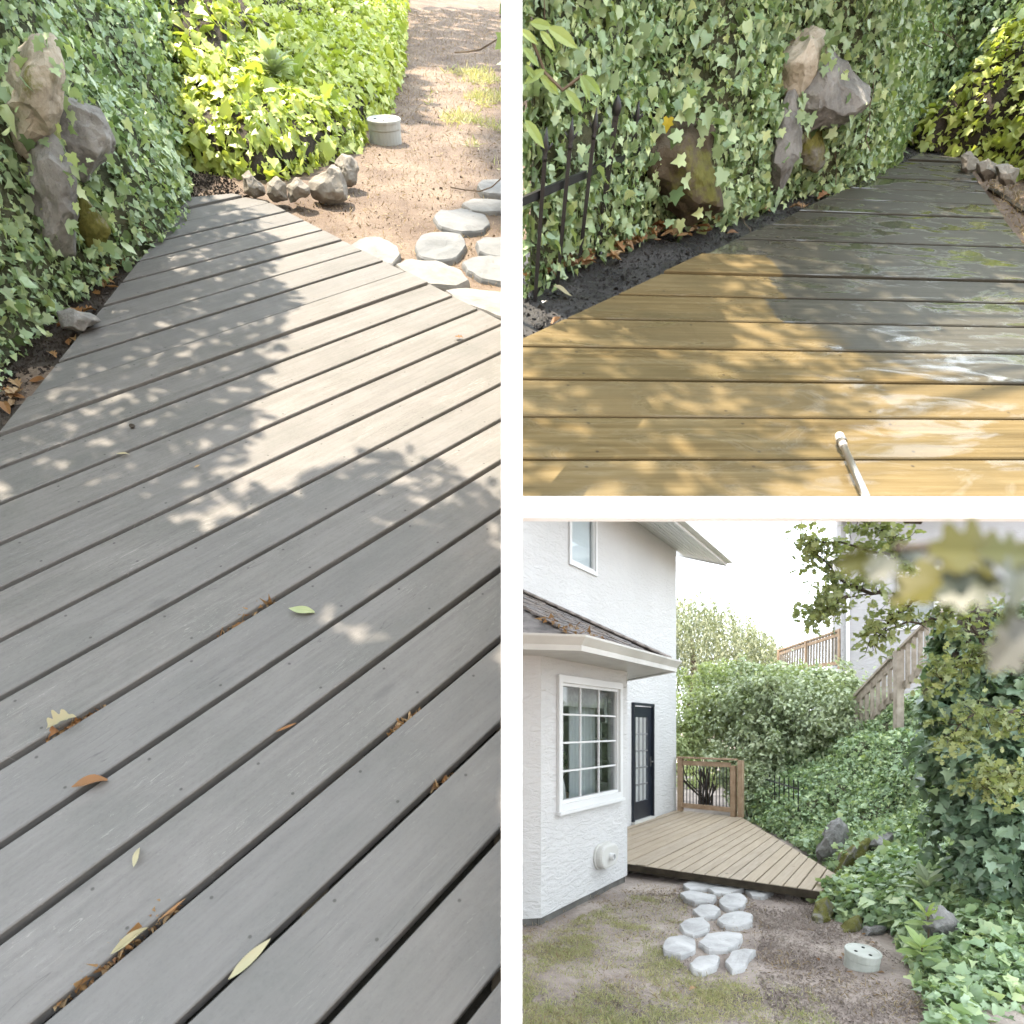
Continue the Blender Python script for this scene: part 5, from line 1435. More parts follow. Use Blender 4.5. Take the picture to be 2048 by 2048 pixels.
# ------------------------------------------------------------------ yard details
FLAGS_B = [
    (q((1291, 1668), (1305, 1660), (1335, 1657), (1357, 1661), (1358, 1668), (1330, 1676), (1303, 1678)), 'flagstone nearest the cedar deck, left of its row of three'),
    (q((1338, 1676), (1360, 1668), (1385, 1664), (1402, 1668), (1403, 1676), (1375, 1683), (1350, 1684)), 'long flagstone in the middle of the row of three at the cedar deck'),
    (q((1409, 1678), (1425, 1672), (1450, 1673), (1458, 1680), (1440, 1690), (1420, 1688)), 'flagstone at the right end of the row of three at the cedar deck'),
    (q((1284, 1685), (1300, 1680), (1330, 1684), (1350, 1690), (1342, 1700), (1310, 1700), (1296, 1694)), 'flattened flagstone just below the left end of the row of three'),
    (q((1358, 1696), (1372, 1686), (1395, 1684), (1408, 1694), (1402, 1708), (1378, 1714), (1362, 1708)), 'roundish flagstone below the middle of the row of three'),
    (q((1309, 1716), (1322, 1707), (1345, 1706), (1358, 1716), (1348, 1727), (1322, 1728)), 'small oval flagstone left of the long tilted one'),
    (q((1354, 1734), (1370, 1723), (1400, 1718), (1418, 1724), (1416, 1738), (1390, 1746), (1366, 1744)), 'long tilted flagstone in the middle of the garden path'),
    (q((1284, 1744), (1298, 1733), (1325, 1731), (1338, 1742), (1334, 1756), (1308, 1762), (1290, 1756)), 'cracked rounded flagstone on the left side of the garden path'),
    (q((1320, 1778), (1335, 1762), (1370, 1758), (1400, 1762), (1392, 1778), (1370, 1790), (1340, 1790)), 'dull half-buried flagstone, widest in the garden path'),
    (q((1252, 1782), (1262, 1768), (1290, 1764), (1310, 1772), (1310, 1790), (1285, 1798), (1256, 1794)), 'leftmost cream flagstone of the garden path, by the lawn'),
    (q((1304, 1816), (1318, 1804), (1345, 1800), (1356, 1804), (1350, 1822), (1325, 1830), (1308, 1826)), 'nearest left flagstone of the garden path, with a notch'),
    (q((1370, 1812), (1382, 1796), (1405, 1790), (1424, 1792), (1412, 1806), (1404, 1822), (1382, 1828)), 'nearest right flagstone of the garden path, half in soil'),
]
for k, (ol, lb) in enumerate(FLAGS_B):
    ol = shrink(ol, 1.07)
    flagstone(YARD, ol, lb, M['flag_pale'], 0.05, 0.07, 80 + k)
well_cap(YARD, 1722, 1936, 0.122, 0.15, (0.05, -0.12, 1), 'round pale green well cap with bolted lid in the brown soil', 0.0)

def scatter_blades(name, poly, n, hgt, wid, mat, label, cat, plot=YARD, w=0.0, flat=0.35, dens=None):
    uv = [tuple(plot.uv(x, y, w)) for x, y in poly]
    xs, ys = [p[0] for p in uv], [p[1] for p in uv]; P_ = []
    while len(P_) < n:
        a, b = RNG.uniform(min(xs), max(xs)), RNG.uniform(min(ys), max(ys))
        if not inside(uv, a, b): continue
        p = plot.W(a, b, w)
        if dens and RNG.random() > dens(p): continue
        P_.append(p)
    P_ = np.array(P_); m = len(P_)
    t = rows(plot.n * flat + rnd3(m)); t = np.where((t @ plot.n < 0)[:, None], t - 2 * (t @ plot.n)[:, None] * plot.n, t)
    o = leaf_cloud(name, P_, rows(rnd3(m) + plot.n * 0.3), t, RNG.uniform(*hgt, m), (T_STRIP[0] * [wid, 1, 1], T_STRIP[1]), mat)
    o['label'] = label; o['category'] = cat
    return o
lawn = q((975, 1960), (975, 1770), (1060, 1745), (1190, 1690), (1290, 1690), (1300, 1750), (1250, 1790), (1310, 1840), (1420, 1835), (1530, 1870), (1600, 1960))
def patchy(p): return min(1.0, max(0.05, 0.30 + 0.8 * fbm((p[0], p[1], 1.7), 2.6) + 0.5 * fbm((p[0], p[1], 4.7), 7.0) + (5.2 - p[1]) * 0.22 - max(0, p[0] - 1.0 - 0.3 * fbm((p[0], p[1], 2.2), 3.0)) * 0.42))
scatter_blades('lawn_grass', lawn, 36000, (0.015, 0.045), 0.42, M['grass'], 'patchy short grass of the lawn before the house', 'grass', YARD, 0.0, 0.9, patchy)
scatter_blades('dry_straw', q((975, 1960), (975, 1740), (1190, 1660), (1330, 1660), (1500, 1700), (1600, 1750), (1720, 1830), (1760, 1960)), 5200, (0.02, 0.06), 0.26, M['straw'], 'dry straw and stems strewn over the yard soil', 'straw', YARD, 0.012, 0.12, lambda p: min(1, max(0.05, 0.5 + fbm((p[0], p[1], 5.0), 1.1) - max(0, p[0] - 1.4) * 0.45)))
scatter_blades('dry_straw', q((560, 420), (520, 380), (680, 330), (690, 230), (760, 140), (760, 20), (1000, 20), (1000, 560), (900, 560), (760, 500)), 20000, (0.012, 0.05), 0.28, M['straw'], 'dry straw covering the sunny soil beyond the grey deck', 'straw', LEFT, -0.048, 0.10)
scatter_blades('grass_tuft', q((800, 190), (840, 130), (1000, 110), (1000, 300), (960, 330), (900, 300)), 2600, (0.04, 0.10), 0.4, M['grass'], 'thin green grass growing on the sunny soil', 'grass', LEFT, -0.045, 0.9, lambda p: max(0, fbm(p, 1.8)) * 2.2)
scatter_blades('dry_straw', [(1890, 300), (2100, 320), (2300, 520), (2100, 560), (1960, 360)], 2600, (0.02, 0.05), 0.3, M['straw'], 'dry straw on the ground right of the washed deck', 'straw', TOPR, -0.045, 0.14)

# soil clods
def clods(name, plot, poly, n, r, mat, label, w=0.0):
    uv = [tuple(plot.uv(x, y, w)) for x, y in poly]
    xs, ys = [p[0] for p in uv], [p[1] for p in uv]; mb = MB(); k = 0
    while k < n:
        a, b = RNG.uniform(min(xs), max(xs)), RNG.uniform(min(ys), max(ys))
        if not inside(uv, a, b): continue
        k += 1; c = plot.W(a, b, w); s = RNG.uniform(*r) * (1 if RNG.random() < 0.9 else 1.8)
        d = [nrmz(RNG.normal(size=3)) * s * RNG.uniform(0.7, 1.2) for _ in range(3)]
        vs = [c + d[0], c + d[1], c + d[2], c - (d[0] + d[1]) * 0.5, c + plot.n * s * 0.8, c - (d[1] + d[2]) * 0.5]
        mb.add(vs, [(0, 1, 4), (1, 2, 4), (2, 3, 4), (3, 5, 4), (5, 0, 4)])
    o = stuff(mb.build(name, mat)); o['label'] = label; o['category'] = 'soil'
    return o
clods('soil_crumbs', YARD, q((1190, 1690), (1420, 1680), (1560, 1690), (1640, 1770), (1720, 1830), (1780, 1960), (1480, 1960), (1420, 1830), (1440, 1750), (1300, 1690)), 15000, (0.004, 0.015), M['yard'], 'crumbly brown soil of the garden bed')
clods('soil_crumbs', YARD, q((975, 1930), (1060, 1760), (1190, 1680), (1300, 1680), (1480, 1760), (1560, 1960), (1200, 1960)), 5000, (0.003, 0.011), M['yard'], 'thin crumbs of soil between the grass of the lawn')
clods('soil_crumbs', TOPR, [(1030, 560), (1220, 470), (1400, 425), (1560, 380), (1720, 340), (1800, 260), (1950, 270), (1930, 320), (1780, 340), (1560, 440), (1400, 510), (1240, 590), (1030, 690)], 3500, (0.004, 0.009), M['soil_wet'], 'wet black soil crumbs along the washed deck', -0.036)
clods('soil_crumbs', LEFT, [(-100, 860), (100, 620), (200, 530), (340, 420), (360, 340), (430, 330), (500, 395), (380, 400), (290, 500), (150, 680), (20, 830)], 2500, (0.005, 0.014), M['soil_dark'], 'dark soil crumbs along the left side of the grey deck', -0.044)

clods('soil_crumbs', LEFT, q((560, 420), (520, 380), (680, 330), (690, 230), (760, 140), (1000, 140), (1000, 560), (900, 560), (760, 500)), 1600, (0.004, 0.011), M['soil_dry'], 'crumbs and pebbles of the sunny soil beyond the grey deck', -0.05)

# ------------------------------------------------------------------ planting beside the cedar deck
def prof_bank(rows_pts, nt=60, ns=24, rough=0.12, seed=0, xmin=0.05):
    """bank from rows of (px, py, depth) control points"""
    R_ = [resample([ray(x, y) * d for x, y, d in r], nt) for r in rows_pts]
    G = np.zeros((nt, ns, 3))
    for i in range(nt):
        c = resample([r[i] for r in R_], ns)
        for j in range(ns): G[i, j] = c[j] + np.array([-0.5, -0.6, 0.6]) * fbm(c[j] + seed, 1.1) * rough
    return G
def gy(px, py, z=-1.82):
    return -z * F / (py - CY)
def gr(pts): return [(x, y, gy(x, y)) for x, y in pts]
ivyB = empty('ivy_bank', YARD.P(1720, 1760), 'large pale green ivy slope right of the cedar deck', 'ivy')
GB = prof_bank([gr([(1488, 1632), (1540, 1662), (1600, 1700), (1660, 1738), (1700, 1762), (1760, 1800)]),
                [(1500, 1590, 12.4), (1560, 1620, 11.0), (1630, 1650, 9.6), (1700, 1680, 8.6), (1770, 1720, 7.6), (1850, 1760, 6.8)],
                [(1520, 1540, 12.9), (1600, 1560, 11.6), (1680, 1570, 10.3), (1760, 1590, 9.2), (1840, 1620, 8.2), (1920, 1640, 7.3)],
                [(1560, 1500, 13.4), (1660, 1490, 12.2), (1740, 1485, 11.0), (1810, 1480, 9.9), (1880, 1500, 9.0), (1960, 1520, 8.2)],
                [(1600, 1440, 14.2), (1710, 1415, 13.2), (1790, 1400, 12.0), (1860, 1400, 10.8), (1940, 1400, 9.8), (2040, 1400, 9.0)]], 60, 30, 0.35, 2)
GF = prof_bank([gr([(1628, 1790), (1660, 1835), (1720, 1850), (1790, 1865), (1820, 1900), (1840, 1960), (1870, 2080), (1900, 2300)]),
                [(1640, 1772, 6.55), (1690, 1800, 6.1), (1750, 1815, 5.75), (1830, 1820, 5.5), (1860, 1860, 5.1), (1880, 1920, 4.6), (1920, 2040, 3.95), (1970, 2240, 3.4)],
                [(1690, 1745, 7.0), (1760, 1755, 6.6), (1830, 1760, 6.2), (1890, 1765, 5.8), (1940, 1800, 5.4), (1980, 1850, 4.9), (2060, 1960, 4.3), (2140, 2140, 3.75)],
                [(1780, 1700, 7.6), (1850, 1700, 7.1), (1920, 1700, 6.6), (1980, 1710, 6.1), (2040, 1740, 5.7), (2100, 1790, 5.2), (2220, 1880, 4.7), (2340, 2040, 4.2)]], 60, 24, 0.12, 6)
RIMB = []
ROCKS_B = [
    ((1665, 1705, 9.0), q((1533, 1604), (1548, 1572), (1568, 1548), (1582, 1540), (1594, 1556), (1596, 1580), (1588, 1604), (1570, 1618), (1545, 1620)), 'rock_grey', 'grey slanting boulder at the foot of the ivy slope', 0.3),
    ((1720, 1715, 8.4), q((1578, 1640), (1590, 1605), (1615, 1585), (1640, 1575), (1650, 1595), (1640, 1620), (1615, 1640)), 'rock_moss', 'mossy grey boulder to the right of the slanting boulder', 0.3),
    ((1760, 1700, 8.5), q((1635, 1590), (1660, 1568), (1685, 1570), (1680, 1595), (1655, 1615), (1638, 1612)), 'rock_grey', 'small dark boulder nestled right of the mossy boulder in ivy', 0.2),
    ((1640, 1840), q((1532, 1738), (1540, 1700), (1560, 1692), (1572, 1710), (1570, 1745), (1555, 1758), (1538, 1752)), 'rock_moss', 'mossy edging stone at the right end of the cedar deck', 0.16),
    ((1690, 1860), q((1580, 1755), (1595, 1735), (1620, 1725), (1632, 1745), (1625, 1768), (1598, 1772)), 'rock_moss', 'grey-brown edging stone second from the cedar deck', 0.14),
    ((1740, 1865), q((1620, 1765), (1628, 1745), (1655, 1740), (1670, 1748), (1668, 1765), (1640, 1772)), 'rock_grey', 'flat-topped dark edging stone above the pale well cap', 0.14),
    ((1880, 1860, 5.4), q((1740, 1738), (1752, 1710), (1780, 1704), (1805, 1715), (1812, 1740), (1795, 1760), (1755, 1762)), 'rock_grey', 'big rounded stone among ivy at the right of the garden', 0.16),
]
for k, (foot, ol, mt, lb, th) in enumerate(ROCKS_B):
    c_, d_ = bank_front(GB if k < 3 else GF, ol); foot = (c_[0], c_[1], d_ - (0.05 if k < 3 else 0.10)); CLEAR.append((shrink(ol, 0.92), 0.93))
    rock('boulder', YARD, foot, ol, M[mt], lb, 'boulder', th, 0.1, 0.0, 0.06, seed=90 + k, grow_=1.12 if k < 3 else 1.08, sink=0.06)
    if k < 3: RIMB.append((YARD, foot, ol, 0.0, th))
    
adopt(grid_mesh('bank_soil', GB, M['soil_shade']), ivyB)
ivy_on(GB, ZU, 48000, 'foliage', M['ivy'], ivyB, (0.038, 0.066), T_IVY3, 0, 0.16)
leaf_p, leaf_n = sample_grid(GB, 120)
leaf_children('leaf', *thin(leaf_p + leaf_n * 0.15, rows(leaf_n + ZU * 0.5 + rnd3(120) * 0.4), rows(-ZU + rnd3(120) * 0.6), RNG.uniform(0.09, 0.12, 120)), T_IVY, M['ivy'], ivyB)
rim_leaves(RIMB, ivyB, M['ivy'], 46, (0.05, 0.09), 0.06)
ivyF = empty('ivy_bed', YARD.P(1800, 1900), 'low bright ivy bed in the lower right corner beside the well cap', 'ivy')
adopt(grid_mesh('bed_soil', GF, M['soil_dark']), ivyF)
ivy_on(GF, ZU, 11000, 'foliage', M['ivy'], ivyF, (0.06, 0.10), T_IVY, 150, 0.12, 0.5)
def at(px, py, d): return ray(px, py) * d
# rhododendron-like whorls by the path
whorl('whorled_shrub', YARD, at(1855, 1835, 4.9) - ZU * 0.2, nrmz([-.2, -.3, 1]), 10, 0.16, M['lance_bright'], 'light green shrub with whorled leaves, the upper of two', 'shrub', 0.26, 0.98, T_OVALH, 5)
whorl('whorled_shrub', YARD, at(1835, 1890, 4.7) - ZU * 0.2, nrmz([-.1, -.4, 1]), 11, 0.18, M['lance_bright'], 'light green shrub with whorled leaves, the lower of two', 'shrub', 0.24, 0.98, T_OVALH, 6)
whorl('dark_leaf_shrub', YARD, at(1855, 1790, 5.6) - ZU * 0.2, ZU, 20, 0.24, M['lance'], 'dark narrow-leaved shrub under the ivy-clad trunk', 'shrub', 0.3, 0.9, T_LANCE, 7)
whorl('dark_leaf_shrub', YARD, at(1800, 1775, 6.2) - ZU * 0.2, ZU, 16, 0.2, M['lance'], 'narrow-leaved shrub in front of the ivy slope', 'shrub', 0.25, 0.9, T_LANCE, 8)

# shrubs and trees behind
def shrub(name, label, cat, blobs, n, size, T, mat, base, trunk=True, group=None):
    t = empty(name, base, label, cat, group)
    bl = [(at(x, y, d), r) for x, y, d, r in blobs]
    for c_, r_ in list(bl):                               # smaller tufts break the outline
        for _ in range(3):
            d_ = nrmz(RNG.normal(size=3) + [0, -0.5, 0.5]); f_ = RNG.uniform(0.22, 0.4)
            bl.append((c_ + d_ * np.asarray(r_) * RNG.uniform(0.85, 1.12), tuple(x * f_ for x in r_)))
    blob_leaves('crown', bl, n, size, T, mat, t)
    if trunk:
        mb = MB(); base = np.asarray(base, float)
        for c, r in bl:
            for k in range(1):
                e = c + RNG.normal(size=3) * np.asarray(r) * 0.45
                mb.tube([base + RNG.normal(size=3) * [0.1, 0.1, 0], base * 0.5 + e * 0.5 + RNG.normal(size=3) * 0.12, e], [0.022, 0.014, 0.005], 5)
        mb.build('trunk', M['bark'], t)
    return t
g = -1.82
shrub('large_bush', 'large rounded bush behind the cedar deck, centre of the garden', 'bush',
      [(1500, 1414, 13.8, (1.2, 1.0, 0.9)), (1570, 1412, 13.4, (1.2, 1.1, 0.9)), (1650, 1420, 12.8, (1.2, 1.0, 0.9)), (1500, 1490, 13.2, (0.9, 0.9, 0.8)), (1590, 1480, 12.8, (1.2, 0.9, 0.9)), (1700, 1450, 12.2, (0.9, 0.9, 0.7)), (1540, 1545, 12.9, (0.8, 0.7, 0.6))],
      30000, (0.06, 0.12), T_OVAL, M['bush'], (7.6, 13.8, g))
shrub('pale_bush', 'yellow-green bush top rising under the neighbour balcony', 'bush',
      [(1590, 1372, 14.6, (1.0, 0.8, 0.45)), (1545, 1388, 14.8, (0.8, 0.8, 0.45)), (1645, 1392, 14.2, (0.7, 0.7, 0.4))], 7000, (0.06, 0.11), T_OVAL, M['bush_pale'], (7.2, 15.2, g))
shrub('small_tree', 'small light green tree beside the house corner', 'tree',
      [(1395, 1420, 14.2, (0.75, 0.7, 0.8)), (1430, 1380, 14.6, (0.6, 0.6, 0.7)), (1370, 1470, 13.9, (0.6, 0.5, 0.6)), (1440, 1480, 14.0, (0.7, 0.6, 0.6)), (1350, 1500, 13.6, (0.35, 0.4, 0.4))], 9500, (0.06, 0.12), T_OVAL, M['bush_pale'], (4.5, 14.6, g))
shrub('low_bush', 'low leafy bush right of the garden gate', 'bush',
      [(1490, 1560, 12.6, (0.45, 0.5, 0.6)), (1520, 1590, 12.2, (0.5, 0.5, 0.45))], 5000, (0.05, 0.09), T_OVAL, M['bush'], (4.8, 12.7, g))
wt = empty('weeping_tree', (7.2, 24, g), 'grey-green weeping tree behind the house corner', 'tree')
P_, T_ = [], []
for k in range(1100):
    a = RNG.uniform(0, 2 * math.pi); rr_ = math.sqrt(RNG.random()) * 3.5
    c = np.array([6.9 + math.cos(a) * rr_ * 0.95, 24 + math.sin(a) * rr_, 0]); zt_ = 5.0 - 0.30 * rr_ ** 1.6 + RNG.normal() * 0.2
    ln = RNG.uniform(1.0, 3.2); dr_ = nrmz([math.cos(a) * 0.18, math.sin(a) * 0.18, -1])
    for j in range(int(ln * 16)):
        P_.append(c + ZU * zt_ + dr_ * (j / 16) + RNG.normal(size=3) * 0.05); T_.append(dr_ + RNG.normal(size=3) * 0.35)
P_ = np.array(P_)
leaf_cloud('crown', P_, rows(rnd3(len(P_)) + [0, -0.5, 0.2]), np.array(T_), RNG.uniform(0.10, 0.2, len(P_)), (T_STRIP[0] * [1.7, 1, 1], T_STRIP[1]), M['willow'], wt)
MB().tube([(6.9, 24, g - 0.2), (6.85, 24, 0), (7.0, 24, 2.2), (6.9, 24.1, 3.7)], [0.25, 0.2, 0.14, 0.05], 8).build('trunk', M['bark'], wt, True)
MB().tube([(7.0, 24, 2.2), (8.2, 23.6, 2.9), (9.6, 23.3, 1.2)], [0.1, 0.06, 0.02], 6).build('limb', M['bark'], wt)
shrub('far_bush', 'far pale bushes seen through the gate balusters', 'bush', [(1380, 1560, 19, (0.9, 0.8, 0.7)), (1440, 1545, 20, (1.0, 0.8, 0.9))], 3000, (0.08, 0.14), T_OVAL, M['bush_pale'], (6.0, 20, g))

# iron fence along the bank, mostly hidden
f2 = empty('iron_fence', at(1530, 1620, 12.2), 'short black iron fence in shade right of the cedar deck end', 'fence')
for k in range(12):
    b_ = YARD.P(1492 + k * 9.5, 1622 + k * 5.2); b_[2] = g
    MB().tube([b_, b_ + ZU * 0.95], 0.011, 5).build('picket', M['iron'], f2)
b0, b1 = YARD.P(1492, 1622), YARD.P(1492 + 11 * 9.5, 1622 + 11 * 5.2)
for z in (0.15, 0.82): MB().bar(b0 + ZU * z, b1 + ZU * z, 0.03, 0.02).build('rail', M['iron'], f2)

# ivy-clad trunk on the right
iv = empty('ivy_clad_tree', (4.35, 5.6, g), 'tree trunk thickly clad in dark ivy at the right edge', 'tree')
tp3 = [np.array([4.35, 5.7, g - 0.2]), np.array([4.3, 5.7, -0.6]), np.array([4.2, 5.75, 0.4]), np.array([4.25, 5.8, 0.9]), np.array([4.3, 5.8, 1.15])]
MB().tube(tp3, [0.22, 0.19, 0.17, 0.15, 0.1], 10).build('trunk', M['bark'], iv, True)
blob_leaves('foliage', [(at(1985, 1640, 5.5), (0.52, 0.45, 0.6)), (at(1965, 1520, 5.6), (0.5, 0.45, 0.55)), (at(1960, 1400, 5.7), (0.42, 0.42, 0.5)), (at(1975, 1300, 5.8), (0.36, 0.4, 0.45)), (at(2060, 1560, 5.4), (0.5, 0.4, 0.9)), (at(2060, 1720, 5.2), (0.5, 0.4, 0.5)), (at(1990, 1740, 5.4), (0.38, 0.4, 0.35))],
            9500, (0.07, 0.12), T_IVY, M['ivy_dark'], iv, shell=0.7, droop=0.9)
lp = []
for k in range(110):
    c, r = [(at(1985, 1640, 5.5), .5), (at(1965, 1520, 5.6), .48), (at(1960, 1400, 5.7), .42)][k % 3]
    d = nrmz([RNG.normal() * 0.7, -1, RNG.normal() * 0.7]); lp.append(c + d * r * 1.05)
lp = np.array(lp)
leaf_children('leaf', lp, rows(rnd3(110) * 0.45 + [-.2, -.8, .5]), rows(rnd3(110) * 0.4 + [0, 0, -1]), RNG.uniform(0.09, 0.14, 110), T_IVY, M['ivy_dark'], iv)

# oak tree: branches reaching in from the right
ok = empty('oak_tree', (5.6, 5.2, g), 'oak branches with lobed leaves reaching in from the right', 'tree')
mb = MB(); ends = []
MB().tube([(5.6, 5.2, g - 0.2), (5.5, 5.2, 0.2), (5.2, 5.25, 1.6), (5.0, 5.3, 2.6)], [0.2, 0.16, 0.12, 0.06], 9).build('trunk', M['bark'], ok, True)
BR = [
    [(2060, 1330, 5.2), (1975, 1300, 5.1), (1930, 1220, 5.1), (1905, 1170, 5.1)],
    [(2060, 1250, 5.3), (1930, 1210, 5.3), (1840, 1190, 5.3), (1760, 1185, 5.3), (1690, 1195, 5.3)],
    [(1905, 1170, 5.1), (1820, 1120, 5.2), (1740, 1100, 5.3), (1660, 1085, 5.4), (1600, 1075, 5.5)],
    [(1760, 1185, 5.3), (1700, 1170, 5.4), (1660, 1140, 5.4), (1625, 1090, 5.5)],
    [(1690, 1195, 5.3), (1660, 1215, 5.3), (1635, 1225, 5.3)],
    [(1930, 1210, 5.3), (1870, 1240, 5.2), (1800, 1250, 5.2), (1740, 1275, 5.2)],
    [(1975, 1300, 5.1), (1900, 1340, 5.0), (1850, 1380, 5.0)],
    [(2060, 1430, 4.9), (1990, 1420, 4.8), (1930, 1440, 4.8), (1895, 1480, 4.8)],
    [(2060, 1560, 4.8), (2000, 1540, 4.7), (1960, 1570, 4.7)],
    [(1840, 1190, 5.3), (1790, 1230, 5.2), (1745, 1290, 5.2)],
    [(1820, 1120, 5.2), (1770, 1060, 5.2), (1700, 1030, 5.3)],
]
for b in BR:
    pts = resample([at(*p) for p in b], 12); pts = pts + RNG.normal(size=pts.shape) * 0.012
    MB().tube(pts, np.linspace(0.018, 0.004, 12), 5).build('branch', M['bark'], ok)
    for p in pts[2:]:
        for _ in range(2):
            d = nrmz(RNG.normal(size=3) + [-.3, -.2, -0.1]); e = p + d * RNG.uniform(0.06, 0.2)
            mb.tube([p, (p + e) / 2 + RNG.normal(size=3) * 0.01, e], [0.004, 0.003, 0.002], 4); ends += [(p + e) / 2, e]
stuff(mb.build('twig', M['bark'], ok))
ends = np.array(ends); idx = RNG.integers(0, len(ends), 3000)  # clusters at twig ends
P_ = ends[idx] + rnd3(3000) * 0.045
pxl = P_[:, 0] / P_[:, 1] * F + CX; pyl = CY - P_[:, 2] / P_[:, 1] * F
keep = ~((pxl > 1675) & (pxl < 1880) & (pyl > 1130) & (RNG.random(3000) < 0.45))
P_ = P_[keep]; m = len(P_)
leaf_cloud('foliage', P_, rows(rnd3(m) * 0.8 + [0, -0.5, 0.6]), rows(rnd3(m) + [-.2, 0, -.4]), RNG.uniform(0.05, 0.095, m), T_OAK, M['oak'], ok)

# big out-of-focus oak leaves close to the viewer
nb_ = empty('near_oak_branch', at(2100, 1080, 0.38), 'big blurred yellow and green oak leaves close up in the corner', 'branch')
near = [((1760, 1045), (1668, 1085), .56, 'oak_yellow', .9), ((1790, 1030), (1735, 1130), .55, 'oak_dull', 1.0), ((1850, 1040), (1770, 1110), .58, 'oak_dull', .9), ((2020, 1060), (1830, 1095), .52, 'oak_yellow', .9),
        ((1960, 1090), (1790, 1175), .54, 'oak_yellow', .8), ((2010, 1110), (1880, 1150), .5, 'oak_dull', 1.1), ((2030, 1060), (1960, 1170), .5, 'oak_dull', 1.0), ((2020, 1120), (1945, 1235), .52, 'oak_yellow', .45), ((2060, 1190), (1965, 1290), .5, 'oak_dull', .9), ((2070, 1040), (1950, 1080), .5, 'oak_yellow', 1.0), ((1900, 1030), (1850, 1070), .56, 'oak_dull', 1.0)]
for a, b, d, mt, wd in near:
    a = (a[0], max(a[1] + 46, 1114)); b = (b[0], b[1] + 46)
    d = d * 0.47; A_, B_ = at(*a, d), at(*b, d * 1.03); L = np.linalg.norm(B_ - A_)
    z = nrmz([RNG.normal() * 0.3, -1, 0.35 + RNG.normal() * 0.3])
    Tn = (T_OAKHI[0] * [1.3 * wd, 1, 1], T_OAKHI[1])
    leaf_children('leaf', np.array([A_]), np.array([z]), np.array([B_ - A_]), [L * 1.05], Tn, M[mt], nb_)
MB().tube([np.array([5.2, 5.25, 1.6]), np.array([3.2, 3.1, 1.0]), np.array([1.2, 1.2, 0.42]), at(2160, 1100, .27), at(2040, 1096, .255), at(1900, 1092, .26), at(1790, 1096, .265)], [0.03, 0.018, 0.009, 0.003, 0.0026, 0.0022, 0.0015], 6).build('twig', M['bark'], nb_)

# ------------------------------------------------------------------ neighbour's house, balcony and stair railing
nh = empty('neighbour_house', (7.9, 15, g), 'white neighbouring house with balcony partly hidden by oak leaves', 'house')
nA, nB = np.array([7.9, 15.0, 0]), np.array([12.6, 12.6, 0])
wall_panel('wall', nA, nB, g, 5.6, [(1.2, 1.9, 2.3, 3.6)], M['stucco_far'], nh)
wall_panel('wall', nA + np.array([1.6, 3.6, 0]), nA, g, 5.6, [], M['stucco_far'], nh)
nt_ = nrmz(nB - nA); no = np.array([nt_[1], -nt_[0], 0])
window('window', nA + nt_ * 1.15, nt_, no, 0.8, 2.25, 3.65, 1, 1, nh, 0.06)
MB().box(nA + nt_ * 1.2 - no * 0.10 + ZU * 2.3, nt_ * 0.7, -no * 0.01, ZU * 1.3).build('blind', M['fabric'], nh)
MB().tube([nA + nt_ * 0.14 + no * 0.05 + ZU * 5.3, nA + nt_ * 0.14 + no * 0.05 + ZU * (g + 0.3)], 0.04, 10).build('downspout', M['trim'], nh, True)
MB().box(nA - nt_ * 0.7 + no * 0.7 + ZU * 4.95, nt_ * 6, -no * 2.0 + ZU * 0.5, ZU * 0.04).build('soffit', M['trim'], nh)
MB().box(nA - nt_ * 0.72 + no * 0.72 + ZU * 4.93, nt_ * 6, no * 0.04, ZU * 0.2).build('fascia', M['gutter'], nh)
bal = MB().box(at(1681, 1338, 15.2), at(1555, 1347, 18.6) - at(1681, 1338, 15.2), np.array([1.2, 1.0, 0]), ZU * -0.28).build('balcony', M['trim'], nh)
r0, r1 = at(1681, 1260, 15.2), at(1559, 1301, 18.5); l0, l1 = at(1681, 1330, 15.2), at(1557, 1346, 18.5)
MB().bar(r0, r1, 0.09, 0.05).build('handrail', M['rail_wood'], bal)
MB().bar(r0 - ZU * 0.1, r1 - ZU * 0.1, 0.05, 0.08).build('rail', M['rail_wood'], bal)
MB().bar(l0 + ZU * 0.06, l1 + ZU * 0.06, 0.05, 0.09).build('rail', M['rail_wood'], bal)
for k in range(22):
    f = (k + 0.5) / 22; a_, b_ = r0 * (1 - f) + r1 * f, l0 * (1 - f) + l1 * f
    MB().bar(b_, a_, 0.045, 0.045, (0, 1, 0)).build('baluster', M['rail_grey'], bal)
for f in (0.0, 0.5, 1.0):
    a_, b_ = r0 * (1 - f) + r1 * f, l0 * (1 - f) + l1 * f
    MB().bar(b_ - ZU * 0.1, a_ + ZU * 0.03, 0.1, 0.1, (0, 1, 0)).build('post', M['rail_wood'], bal)
sr = empty('stair_railing', at(1795, 1420, 10.5), 'weathered wooden stair railing climbing beside the neighbour house', 'railing')
h0, h1 = at(1712, 1392, 11.6), at(1792, 1308, 10.6); h2 = at(1880, 1220, 9.7)
k0, k1, k2_ = at(1745, 1432, 11.2), at(1795, 1384, 10.6), at(1870, 1312, 9.8)
for a_, b_ in ((h0, h1), (h1, h2)): MB().bar(a_, b_, 0.12, 0.04).build('handrail', M['rail_grey'], sr)
MB().bar(h0 - ZU * 0.11, h1 - ZU * 0.11, 0.05, 0.12).build('rail', M['rail_grey'], sr)
for a_, b_ in ((k0, k1), (k1, k2_)): MB().bar(a_, b_, 0.05, 0.10).build('rail', M['rail_grey'], sr)
